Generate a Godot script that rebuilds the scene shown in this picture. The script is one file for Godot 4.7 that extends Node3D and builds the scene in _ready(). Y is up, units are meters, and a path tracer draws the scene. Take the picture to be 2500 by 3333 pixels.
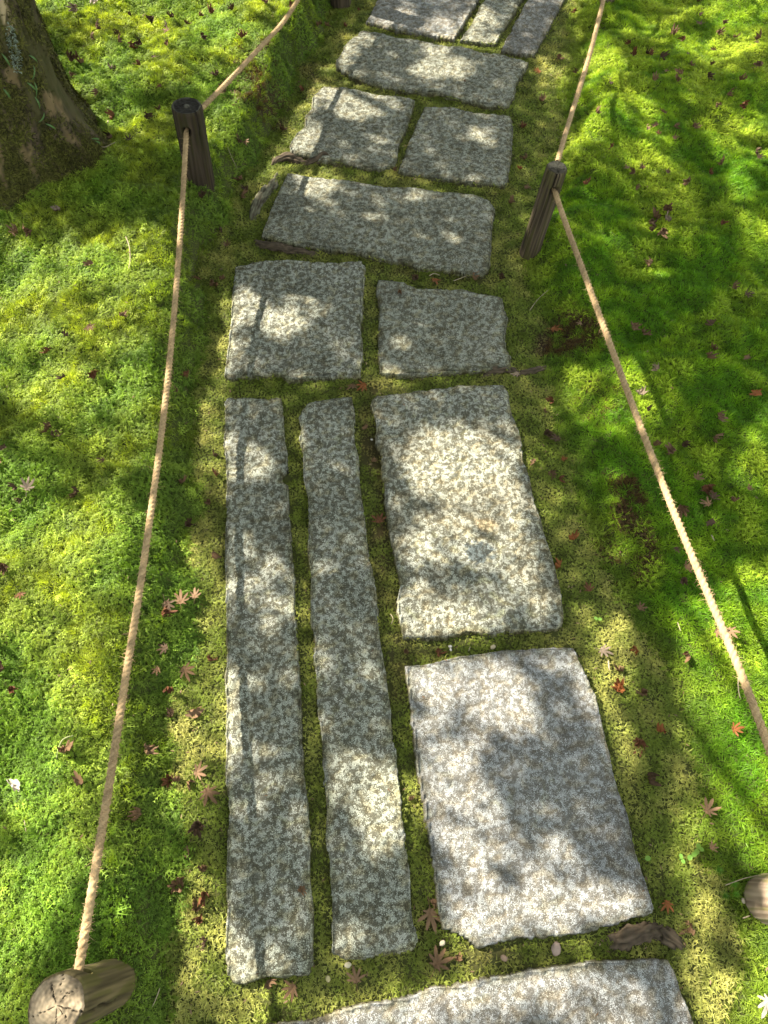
extends Node3D
# A granite stepping path through a moss garden, with rope fences and one tree; metres, y up.

const SUN_HEIGHT := 40.5      # degrees above the horizon
const SUN_TURN := 59.0        # degrees to the tree's side of straight ahead

const FOOT_L := [-3.417, -0.133, -3.234, -0.176, -2.898, -0.245, -2.655, -0.301, -2.446, -0.354, -2.227, -0.401, -2.084, -0.435, -1.873, -0.509, -1.719, -0.534, -1.511, -0.526, -1.305, -0.506, -1.088, -0.483, -0.881, -0.466, -0.695, -0.451, -0.527, -0.435, -0.374, -0.420, -0.235, -0.407, -0.108, -0.394, 0.008, -0.383, 0.116, -0.363, 0.189, -0.345]
const FOOT_R := [-3.417, 0.806, -3.234, 0.763, -2.898, 0.706, -2.626, 0.656, -2.354, 0.600, -2.131, 0.539, -1.689, 0.401, -1.511, 0.424, -1.338, 0.439, -1.163, 0.438, -1.017, 0.451, -0.881, 0.469, -0.755, 0.479, -0.637, 0.500, -0.548, 0.523, -0.454, 0.597, -0.374, 0.641, -0.192, 0.621, -0.068, 0.626, 0.008, 0.634, 0.189, 0.612]
const OUTLINE_1 := [-0.026, -3.087, -0.053, -3.003, -0.070, -2.938, -0.001, -2.900, 0.088, -2.868, 0.191, -2.837, 0.259, -2.815, 0.299, -2.913, 0.361, -3.070, 0.461, -3.316, 0.325, -3.409, 0.135, -3.447, 0.061, -3.353]
const OUTLINE_2 := [0.285, -2.812, 0.348, -2.797, 0.412, -2.785, 0.465, -2.913, 0.532, -3.070, 0.626, -3.279, 0.606, -3.353, 0.503, -3.371, 0.445, -3.226, 0.383, -3.070, 0.332, -2.932]
const OUTLINE_3 := [0.429, -2.745, 0.489, -2.728, 0.549, -2.716, 0.595, -2.818, 0.651, -2.954, 0.698, -3.070, 0.802, -3.334, 0.672, -3.353, 0.554, -3.070, 0.491, -2.906]
const OUTLINE_4 := [-0.086, -2.875, -0.136, -2.788, -0.176, -2.677, -0.170, -2.625, -0.131, -2.591, -0.073, -2.549, -0.001, -2.515, 0.098, -2.488, 0.203, -2.474, 0.274, -2.439, 0.344, -2.407, 0.387, -2.407, 0.431, -2.400, 0.456, -2.466, 0.471, -2.543, 0.496, -2.585, 0.526, -2.660, 0.495, -2.686, 0.423, -2.710, 0.364, -2.731, 0.291, -2.758, 0.215, -2.776, 0.147, -2.794, 0.087, -2.812, -0.001, -2.843]
const OUTLINE_5 := [-0.216, -2.526, -0.249, -2.453, -0.251, -2.392, -0.269, -2.347, -0.265, -2.296, -0.293, -2.251, -0.312, -2.180, -0.305, -2.149, -0.241, -2.130, -0.220, -2.114, -0.134, -2.102, -0.074, -2.076, -0.014, -2.076, 0.038, -2.086, 0.047, -2.185, 0.074, -2.279, 0.091, -2.360, 0.107, -2.434, 0.088, -2.450, -0.001, -2.466, -0.113, -2.504]
const OUTLINE_6 := [0.139, -2.400, 0.230, -2.400, 0.286, -2.373, 0.349, -2.360, 0.430, -2.347, 0.442, -2.309, 0.435, -2.259, 0.426, -2.209, 0.413, -2.114, 0.402, -2.026, 0.381, -1.986, 0.293, -2.003, 0.214, -2.017, 0.149, -2.030, 0.048, -2.058, 0.052, -2.090, 0.085, -2.209, 0.110, -2.296]
const OUTLINE_7 := [-0.311, -2.044, -0.342, -1.911, -0.371, -1.781, -0.373, -1.755, -0.318, -1.735, -0.227, -1.711, -0.130, -1.691, -0.068, -1.685, 0.014, -1.654, 0.055, -1.645, 0.115, -1.618, 0.203, -1.613, 0.242, -1.594, 0.289, -1.588, 0.307, -1.613, 0.317, -1.705, 0.335, -1.816, 0.344, -1.879, 0.333, -1.915, 0.291, -1.937, 0.147, -1.966, -0.001, -1.988, -0.191, -2.028]
const OUTLINE_8 := [-0.434, -1.622, -0.387, -1.649, -0.285, -1.654, -0.176, -1.643, -0.067, -1.647, -0.057, -1.622, -0.059, -1.520, -0.063, -1.389, -0.058, -1.306, -0.061, -1.218, -0.097, -1.215, -0.189, -1.218, -0.256, -1.210, -0.276, -1.226, -0.343, -1.221, -0.409, -1.210, -0.428, -1.218, -0.429, -1.281, -0.423, -1.339, -0.429, -1.397, -0.430, -1.476, -0.438, -1.548, -0.434, -1.594]
const OUTLINE_9 := [-0.017, -1.570, -0.001, -1.571, 0.061, -1.566, 0.100, -1.544, 0.166, -1.538, 0.226, -1.538, 0.258, -1.524, 0.336, -1.502, 0.342, -1.463, 0.350, -1.432, 0.334, -1.364, 0.336, -1.314, 0.346, -1.290, 0.341, -1.262, 0.339, -1.245, 0.278, -1.242, 0.216, -1.234, 0.123, -1.226, -0.001, -1.226, -0.012, -1.231, -0.018, -1.306, -0.012, -1.432, -0.019, -1.520]
const OUTLINE_10 := [-0.413, -1.134, -0.406, -1.143, -0.336, -1.146, -0.268, -1.151, -0.260, -1.119, -0.259, -1.075, -0.241, -0.983, -0.238, -0.922, -0.252, -0.907, -0.249, -0.889, -0.235, -0.880, -0.226, -0.831, -0.213, -0.711, -0.201, -0.597, -0.183, -0.464, -0.178, -0.375, -0.164, -0.295, -0.158, -0.228, -0.145, -0.120, -0.137, -0.041, -0.129, 0.033, -0.126, 0.104, -0.133, 0.118, -0.166, 0.120, -0.214, 0.123, -0.241, 0.133, -0.266, 0.130, -0.278, 0.121, -0.282, 0.093, -0.285, 0.048, -0.284, 0.015, -0.293, -0.041, -0.301, -0.141, -0.313, -0.200, -0.319, -0.273, -0.336, -0.414, -0.359, -0.625, -0.385, -0.870, -0.390, -0.936, -0.402, -1.004, -0.410, -1.075]
const OUTLINE_11 := [-0.214, -1.112, -0.197, -1.131, -0.138, -1.149, -0.084, -1.151, -0.076, -1.090, -0.072, -1.004, -0.060, -0.936, -0.053, -0.870, -0.037, -0.741, -0.031, -0.682, -0.020, -0.597, -0.010, -0.516, -0.002, -0.439, 0.004, -0.404, 0.014, -0.342, 0.021, -0.273, 0.034, -0.183, 0.038, -0.120, 0.047, -0.041, 0.054, 0.033, 0.061, 0.065, 0.057, 0.077, 0.032, 0.087, -0.000, 0.090, -0.040, 0.097, -0.073, 0.095, -0.092, 0.083, -0.096, 0.033, -0.102, -0.030, -0.102, -0.061, -0.112, -0.100, -0.117, -0.183, -0.124, -0.246, -0.131, -0.295, -0.142, -0.365, -0.151, -0.454, -0.149, -0.490, -0.162, -0.542, -0.166, -0.625, -0.179, -0.711, -0.181, -0.806, -0.182, -0.844, -0.197, -0.903, -0.200, -0.970, -0.217, -1.018, -0.210, -1.047, -0.222, -1.083]
const OUTLINE_12 := [-0.032, -1.139, -0.017, -1.154, 0.048, -1.157, 0.121, -1.172, 0.194, -1.187, 0.261, -1.184, 0.316, -1.187, 0.329, -1.164, 0.331, -1.090, 0.343, -1.025, 0.348, -0.949, 0.358, -0.876, 0.366, -0.812, 0.374, -0.765, 0.384, -0.711, 0.393, -0.653, 0.398, -0.580, 0.391, -0.521, 0.352, -0.516, 0.291, -0.509, 0.230, -0.503, 0.185, -0.509, 0.135, -0.495, 0.090, -0.495, 0.038, -0.495, 0.035, -0.537, 0.028, -0.575, 0.034, -0.625, 0.031, -0.653, 0.026, -0.694, 0.016, -0.729, 0.008, -0.772, 0.003, -0.861, -0.008, -0.913, -0.005, -0.963, -0.020, -1.004, -0.023, -1.075, -0.033, -1.119]
const OUTLINE_13 := [0.044, -0.434, 0.098, -0.442, 0.162, -0.452, 0.222, -0.462, 0.297, -0.467, 0.388, -0.477, 0.411, -0.477, 0.419, -0.454, 0.429, -0.414, 0.440, -0.356, 0.447, -0.304, 0.454, -0.228, 0.459, -0.204, 0.465, -0.153, 0.474, -0.100, 0.479, -0.057, 0.486, 0.000, 0.490, 0.019, 0.486, 0.024, 0.456, 0.031, 0.416, 0.044, 0.352, 0.055, 0.289, 0.063, 0.227, 0.069, 0.164, 0.080, 0.148, 0.065, 0.124, 0.056, 0.108, 0.048, 0.099, 0.015, 0.093, -0.061, 0.082, -0.141, 0.068, -0.217, 0.056, -0.318, 0.048, -0.389]
const OUTLINE_14 := [-0.212, 0.196, -0.181, 0.189, -0.126, 0.181, -0.071, 0.169, -0.000, 0.158, 0.040, 0.151, 0.080, 0.136, 0.141, 0.132, 0.182, 0.121, 0.243, 0.114, 0.301, 0.107, 0.350, 0.104, 0.391, 0.100, 0.428, 0.097, 0.461, 0.095, 0.502, 0.097, 0.514, 0.118, 0.517, 0.145, 0.526, 0.177, 0.540, 0.245, 0.549, 0.305, 0.350, 0.328, 0.126, 0.345, -0.096, 0.351, -0.216, 0.328, -0.231, 0.245]
const BEAMS_0 := [-0.65, -2.79, 0.557, 0.141, 1.00, -0.33, -2.58, 0.211, 0.145, 0.95, -0.74, -2.53, 0.176, 0.071, 0.70, -0.50, -2.39, 0.249, 0.121, 0.50, -0.79, -2.36, 0.186, 0.133, 0.35, -0.24, -2.76, 0.101, 0.123, 0.60, -0.30, -2.53, 0.081, 0.141, 0.50, -0.38, -2.18, 0.090, 0.136, 0.65, -0.45, -2.02, 0.072, 0.138, 0.40, -0.76, -2.13, 0.096, 0.068, 0.55, -0.69, -2.02, 0.087, 0.092, 0.35, -1.01, -1.74, 0.041, 0.122, 0.80, -1.02, -1.84, 0.035, 0.085, 0.50, -0.59, -1.47, 0.122, 0.089, 0.90, -0.82, -1.45, 0.192, 0.097, 0.80, -0.88, -1.33, 0.112, 0.091, 0.60, -0.56, -1.27, 0.098, 0.089, 0.65, -0.72, -1.24, 0.097, 0.080, 0.50, -0.73, -1.08, 0.111, 0.062, 1.00, -0.57, -1.07, 0.082, 0.058, 0.75, -0.85, -1.17, 0.084, 0.092, 0.50, -0.54, -1.16, 0.048, 0.122, 0.50, -0.54, -0.94, 0.045, 0.095, 0.35, -0.69, -0.93, 0.090, 0.054, 0.25, -0.79, -0.79, 0.065, 0.050, 0.60, -0.65, -0.69, 0.220, 0.059, 1.00, -0.77, -0.65, 0.062, 0.069, 1.00, -0.54, -0.62, 0.124, 0.057, 0.80, -0.69, -0.53, 0.110, 0.075, 0.60, -0.54, -0.49, 0.119, 0.052, 0.55, -0.68, -0.43, 0.077, 0.060, 0.55, -0.51, -0.57, 0.051, 0.088, 0.60, -0.58, -0.37, 0.152, 0.067, 0.60, -0.50, -0.30, 0.074, 0.055, 0.55, -0.65, -0.29, 0.074, 0.055, 0.50, -0.56, -0.24, 0.091, 0.035, 0.40, -0.55, -0.13, 0.088, 0.049, 0.85, -0.64, -0.17, 0.053, 0.038, 0.75, -0.50, -0.20, 0.072, 0.034, 0.55, -0.47, -0.08, 0.052, 0.047, 0.40, -0.53, 0.05, 0.078, 0.058, 0.95, -0.59, 0.05, 0.049, 0.065, 0.90, -0.49, -0.02, 0.051, 0.034, 0.70, -0.58, 0.14, 0.048, 0.040, 0.80, -0.54, 0.19, 0.054, 0.039, 0.60, -0.53, 0.11, 0.048, 0.027, 0.80, -0.48, -1.43, 0.037, 0.113, 0.90, -0.48, -1.28, 0.075, 0.048, 0.80, -0.45, -1.35, 0.026, 0.067, 0.80, -0.44, -1.07, 0.036, 0.131, 0.40, -0.42, -0.59, 0.063, 0.067, 0.60, -0.38, -0.48, 0.040, 0.062, 0.40, -0.38, -0.35, 0.044, 0.077, 0.60, -0.39, -0.27, 0.047, 0.055, 0.55, -0.35, 0.01, 0.043, 0.052, 0.80, -0.40, -0.18, 0.055, 0.051, 0.40, -0.33, 0.09, 0.042, 0.042, 0.50, -0.22, 0.15, 0.037, 0.027, 0.70, 0.03, -2.96, 0.089, 0.045, 0.85, 0.23, -2.89, 0.070, 0.038, 0.50]
const BEAMS_1 := [0.37, -2.95, 0.068, 0.071, 0.85, 0.20, -2.74, 0.043, 0.045, 0.65, 0.23, -2.62, 0.092, 0.057, 0.90, 0.35, -2.81, 0.104, 0.028, 0.75, 0.58, -2.64, 0.047, 0.072, 0.75, 0.59, -2.53, 0.049, 0.083, 0.40, -0.09, -2.42, 0.084, 0.080, 0.95, -0.27, -2.23, 0.054, 0.079, 0.85, -0.27, -2.39, 0.022, 0.053, 0.70, 0.00, -2.41, 0.048, 0.053, 0.50, 0.29, -2.20, 0.043, 0.039, 0.75, 0.34, -2.25, 0.041, 0.025, 0.70, -0.21, -2.02, 0.051, 0.068, 1.00, -0.19, -1.97, 0.029, 0.033, 1.00, 0.14, -1.67, 0.131, 0.025, 0.75, 0.26, -1.64, 0.055, 0.019, 0.50, -0.40, -1.63, 0.044, 0.034, 0.75, -0.23, -1.60, 0.088, 0.047, 0.50, -0.38, -1.45, 0.045, 0.063, 0.85, -0.28, -1.40, 0.054, 0.043, 0.95, -0.42, -1.29, 0.028, 0.068, 0.70, -0.20, -1.45, 0.079, 0.105, 0.25, -0.34, -0.94, 0.063, 0.035, 0.65, -0.32, -0.35, 0.023, 0.082, 0.90, -0.30, -0.27, 0.026, 0.055, 0.75, -0.28, 0.07, 0.018, 0.043, 0.75, -0.25, 0.10, 0.035, 0.021, 0.65, -0.22, -0.55, 0.041, 0.065, 0.25, -0.29, -0.64, 0.064, 0.069, 0.25, -0.01, -0.17, 0.027, 0.053, 0.90, 0.02, -0.16, 0.018, 0.068, 0.95, -0.04, -0.19, 0.037, 0.052, 0.50, 0.14, -0.98, 0.058, 0.050, 0.90, 0.25, -0.95, 0.081, 0.075, 0.85, 0.19, -0.90, 0.108, 0.066, 0.95, 0.28, -0.80, 0.089, 0.075, 0.50, 0.27, -0.70, 0.075, 0.047, 0.65, 0.17, -0.55, 0.103, 0.044, 0.70, 0.08, -0.56, 0.047, 0.044, 0.60, 0.13, -0.72, 0.087, 0.072, 0.40, 0.33, -0.60, 0.052, 0.045, 0.50, 0.24, -0.38, 0.068, 0.044, 0.95, 0.27, -0.33, 0.053, 0.030, 0.80, 0.13, -0.40, 0.069, 0.040, 0.50, 0.16, -0.28, 0.076, 0.055, 0.35, 0.10, -0.19, 0.028, 0.069, 0.55, 0.18, -0.12, 0.054, 0.074, 0.80, 0.35, 0.01, 0.094, 0.031, 0.85, 0.25, 0.02, 0.103, 0.037, 0.70, 0.17, 0.06, 0.042, 0.023, 0.80, 0.43, 0.01, 0.051, 0.023, 0.65, 0.32, -0.06, 0.053, 0.032, 0.40, 0.10, 0.16, 0.105, 0.027, 0.80, 0.33, 0.14, 0.037, 0.034, 0.75, 0.51, 0.16, 0.026, 0.040, 0.75, -0.07, 0.18, 0.081, 0.020, 0.65, 0.22, 0.15, 0.065, 0.027, 0.40, 0.44, 0.17, 0.049, 0.027, 0.30, 0.76, -3.08, 0.051, 0.108, 0.80, 0.85, -2.61, 0.099, 0.116, 0.75]
const BEAMS_2 := [1.00, -2.77, 0.076, 0.052, 0.60, 1.38, -2.84, 0.120, 0.063, 0.85, 1.16, -2.65, 0.075, 0.059, 0.85, 1.24, -2.59, 0.123, 0.052, 0.95, 1.38, -2.58, 0.057, 0.034, 0.70, 0.82, -2.47, 0.072, 0.165, 0.60, 1.09, -2.86, 0.103, 0.064, 0.40, 1.34, -2.71, 0.101, 0.042, 0.40, 1.03, -2.24, 0.084, 0.043, 0.75, 0.80, -2.19, 0.068, 0.062, 0.65, 0.68, -2.14, 0.075, 0.053, 0.75, 1.24, -2.17, 0.068, 0.049, 0.65, 0.94, -2.22, 0.091, 0.099, 0.40, 1.08, -1.86, 0.106, 0.060, 1.00, 1.03, -1.88, 0.064, 0.043, 0.85, 0.90, -2.03, 0.117, 0.069, 0.35, 0.78, -1.68, 0.088, 0.063, 0.65, 1.14, -1.63, 0.060, 0.077, 0.80, 1.09, -2.10, 0.089, 0.071, 0.35, 1.19, -2.01, 0.073, 0.068, 0.40, 0.89, -1.50, 0.085, 0.090, 0.80, 1.11, -1.55, 0.059, 0.074, 0.85, 0.93, -1.36, 0.082, 0.084, 0.75, 1.04, -1.37, 0.070, 0.085, 0.65, 0.58, -1.24, 0.068, 0.043, 0.65, 0.69, -1.20, 0.067, 0.050, 0.65, 0.51, -1.16, 0.034, 0.034, 0.75, 1.00, -1.24, 0.067, 0.067, 0.65, 0.83, -1.03, 0.087, 0.057, 0.55, 0.99, -1.06, 0.053, 0.087, 0.55, 0.74, -0.88, 0.072, 0.042, 0.55, 0.67, -1.06, 0.070, 0.058, 0.30, 0.92, -0.92, 0.068, 0.081, 0.35, 0.59, -1.05, 0.070, 0.058, 0.30, 0.84, -0.57, 0.066, 0.055, 1.00, 0.85, -0.48, 0.064, 0.114, 1.00, 0.81, -0.38, 0.062, 0.078, 1.00, 0.79, -0.45, 0.069, 0.112, 1.00, 0.69, -0.52, 0.065, 0.048, 0.90, 0.61, -0.56, 0.046, 0.035, 0.75, 0.55, -0.47, 0.065, 0.033, 0.85, 0.50, -0.44, 0.045, 0.033, 1.00, 0.48, -0.46, 0.045, 0.023, 0.85, 0.59, -0.41, 0.084, 0.055, 0.90, 0.71, -0.43, 0.088, 0.090, 0.95, 0.65, -0.32, 0.101, 0.057, 0.70, 0.75, -0.28, 0.070, 0.055, 0.75, 0.45, -0.37, 0.021, 0.041, 0.75, 0.50, -0.28, 0.043, 0.029, 0.55, 0.50, -0.53, 0.041, 0.032, 0.40, 0.75, -0.17, 0.049, 0.042, 0.95, 0.67, -0.12, 0.049, 0.033, 0.90, 0.74, -0.08, 0.031, 0.048, 0.95, 0.54, -0.15, 0.041, 0.067, 0.55, 0.55, -0.07, 0.040, 0.048, 0.60, 0.62, -0.20, 0.046, 0.035, 0.50, 0.53, -0.24, 0.037, 0.036, 0.40, 0.60, 0.17, 0.052, 0.027, 1.00, 0.59, 0.15, 0.053, 0.027, 0.95, 0.55, 0.12, 0.026, 0.042, 0.65]
const BEAMS_3 := [0.67, 0.15, 0.032, 0.020, 1.00, 0.68, 0.07, 0.054, 0.025, 0.60, 0.55, 0.04, 0.034, 0.029, 0.40, 0.78, 0.09, 0.046, 0.041, 1.00, 0.95, 0.19, 0.055, 0.042, 1.00, 0.84, -0.46, 0.028, 0.040, 1.00, 0.85, -0.36, 0.027, 0.066, 1.00, 0.88, -0.24, 0.030, 0.069, 1.00, -0.10, 0.32, 0.044, 0.031, 0.70, -0.28, 0.21, 0.044, 0.025, 0.35, -0.20, 0.22, 0.017, 0.024, 0.80]
const ROPE_TREE_SIDE_FAR := [-0.180, 0.250, -3.069, -0.288, 0.185, -2.731, -0.334, 0.191, -2.588, -0.376, 0.203, -2.455, -0.415, 0.220, -2.332, -0.458, 0.232, -2.199, -0.492, 0.247, -2.091, -0.520, 0.259, -2.004]
const ROPE_TREE_SIDE_NEAR := [-0.557, 0.254, -1.904, -0.546, 0.220, -1.712, -0.537, 0.206, -1.545, -0.525, 0.184, -1.334, -0.516, 0.172, -1.163, -0.507, 0.170, -0.998, -0.500, 0.172, -0.869, -0.493, 0.183, -0.744, -0.486, 0.192, -0.630, -0.480, 0.195, -0.509, -0.475, 0.210, -0.429, -0.470, 0.222, -0.338, -0.466, 0.227, -0.263, -0.461, 0.231, -0.178, -0.458, 0.242, -0.119, -0.453, 0.253, -0.038, -0.450, 0.258, 0.025, -0.446, 0.269, 0.093]
const ROPE_FAR_SIDE_FAR := [0.844, 0.250, -3.016, 0.750, 0.200, -2.700, 0.721, 0.200, -2.589, 0.684, 0.202, -2.456, 0.644, 0.206, -2.319, 0.598, 0.211, -2.175, 0.555, 0.218, -2.036, 0.513, 0.227, -1.903, 0.486, 0.235, -1.809]
const ROPE_FAR_SIDE_NEAR := [0.459, 0.229, -1.699, 0.469, 0.223, -1.615, 0.482, 0.220, -1.511, 0.498, 0.231, -1.381, 0.519, 0.229, -1.206, 0.540, 0.230, -1.031, 0.563, 0.236, -0.845, 0.580, 0.240, -0.707, 0.594, 0.252, -0.592, 0.604, 0.259, -0.507, 0.613, 0.269, -0.431, 0.626, 0.278, -0.327, 0.637, 0.287, -0.235, 0.667, 0.270, 0.012]
const LEAVES_TREE_BANK := [-0.911, -2.770, -0.835, -2.762, -0.756, -2.752, -0.709, -2.743, -0.621, -2.794, -0.421, -2.794, -0.547, -2.811, -0.665, -2.803, -1.006, -2.677, -0.927, -2.645, -0.745, -2.617, -0.480, -2.593, -0.907, -2.575, -0.868, -2.559, -0.835, -2.575, -1.046, -2.458, -1.010, -2.451, -0.904, -2.425, -0.813, -2.440, -1.028, -2.367, -0.775, -2.476, -0.738, -2.541, -1.153, -2.534, -0.928, -2.291, -0.729, -2.326, -0.718, -2.223, -0.755, -2.174, -0.864, -2.192, -0.838, -2.050, -0.524, -2.327, -1.002, -1.638, -0.931, -1.730, -0.792, -1.503, -0.754, -1.284, -0.862, -1.232, -0.815, -1.264, -0.797, -1.139, -0.810, -0.998, -0.792, -0.976, -0.888, -0.923, -0.670, -0.919, -0.900, -0.891, -0.828, -0.797, -0.841, -0.824, -0.712, -0.826, -0.679, -1.323, -0.822, -0.554, -0.755, -0.554, -0.764, -0.398, -0.733, -0.360, -0.795, -0.454, -0.806, -0.618, -0.611, -0.247, -0.570, -0.193, -1.236, -2.704, -1.222, -2.694]
const LEAVES_PALE := [-1.155, -2.863, -1.037, -2.863, -0.993, -2.854, -0.955, -2.878, -1.090, -2.769, -1.039, -2.803, -0.769, -2.704, -0.691, -0.188]
const LEAVES_FAR_BANK := [1.160, -2.846, 1.153, -2.797, 1.233, -2.794, 1.037, -2.722, 1.074, -2.696, 1.246, -2.688, 1.167, -2.631, 1.330, -2.679, 1.302, -2.614, 1.201, -2.731, 0.874, -2.672, 0.873, -2.587, 0.922, -2.568, 0.961, -2.560, 0.926, -2.614, 1.050, -2.562, 1.132, -2.529, 1.044, -2.496, 1.097, -2.445, 0.957, -2.470, 0.999, -2.429, 0.975, -2.386, 0.897, -2.387, 0.758, -2.391, 1.186, -2.387, 1.134, -2.325, 1.082, -2.267, 1.173, -2.275, 1.281, -2.493, 0.687, -2.226, 0.899, -2.225, 0.870, -2.168, 0.930, -2.169, 0.840, -2.151, 0.864, -2.118, 0.920, -2.118, 0.717, -2.073, 0.996, -2.183, 1.176, -2.076, 1.155, -2.008, 1.056, -2.018, 0.805, -1.991, 0.754, -1.981, 0.771, -1.976, 0.873, -1.965, 1.004, -1.958, 0.924, -1.912, 0.764, -1.891, 0.615, -1.912, 0.976, -1.712, 1.348, -2.923, 1.166, -2.923, 0.762, -1.586, 0.992, -1.452, 0.967, -1.488, 0.872, -1.338, 0.862, -1.259, 0.836, -1.227, 0.947, -1.233, 0.658, -1.071, 0.738, -0.979, 0.703, -0.950, 0.656, -0.962, 0.744, -0.878, 0.762, -0.858, 0.777, -0.853, 0.779, -0.832, 0.764, -0.814, 0.820, -0.821, 0.697, -0.804, 0.859, -0.846, 0.669, -1.352, 0.695, -1.335, 0.756, -0.761, 0.665, -0.699, 0.683, -0.656, 0.670, -0.626]
const LEAVES_TREE_VERGE := [-0.345, -2.280, -0.465, -2.131, -0.451, -2.144, -0.459, -2.034, -0.435, -1.980, -0.448, -1.948, -0.249, -2.858, -0.217, -2.919, -0.549, -1.850, -0.496, -1.794, -0.474, -1.721, -0.544, -1.578, -0.495, -1.571, -0.473, -1.584, -0.518, -1.218, -0.531, -1.142, -0.489, -0.881, -0.422, -0.972, -0.423, -0.838, -0.473, -0.533, -0.378, -0.451, -0.474, -0.422, -0.465, -0.469, -0.449, -0.385, -0.471, -0.255, -0.390, -0.694, -0.462, -0.770, -0.440, -0.331, -0.424, -0.203, -0.410, -0.204, -0.387, -0.202, -0.362, -0.122, -0.341, -0.050, -0.372, -0.070, -0.384, -0.021, -0.333, -0.004, -0.336, 0.035, -0.346, 0.017, -0.323, 0.066, -0.468, -0.143]
const LEAVES_FAR_VERGE := [0.740, -3.008, 0.682, -2.570, 0.638, -2.711, 0.551, -2.447, 0.476, -2.300, 0.469, -2.137, 0.399, -1.914, 0.450, -1.987, 0.440, -1.141, 0.415, -1.107, 0.373, -0.957, 0.412, -0.921, 0.431, -0.904, 0.404, -0.670, 0.566, -0.562, 0.548, -0.471, 0.506, -0.426, 0.498, -0.386, 0.650, -0.457, 0.547, -0.376, 0.567, -0.300, 0.706, -0.299, 0.465, -0.612, 0.521, 0.008, 0.559, 0.045, 0.618, -0.082]
const LEAVES_JOINT := [-0.286, -2.506, -0.149, -2.918, -0.098, -3.035, -0.333, -2.775, 0.094, -1.592, 0.261, -1.586, 0.345, -1.592, 0.043, -1.521, -0.047, -1.056, -0.028, -0.957, 0.048, -0.470, 0.115, -0.467, 0.053, -0.168, 0.093, 0.008, 0.131, 0.097, -0.207, 0.133, 0.034, -2.072, -0.412, -0.914]
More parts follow.
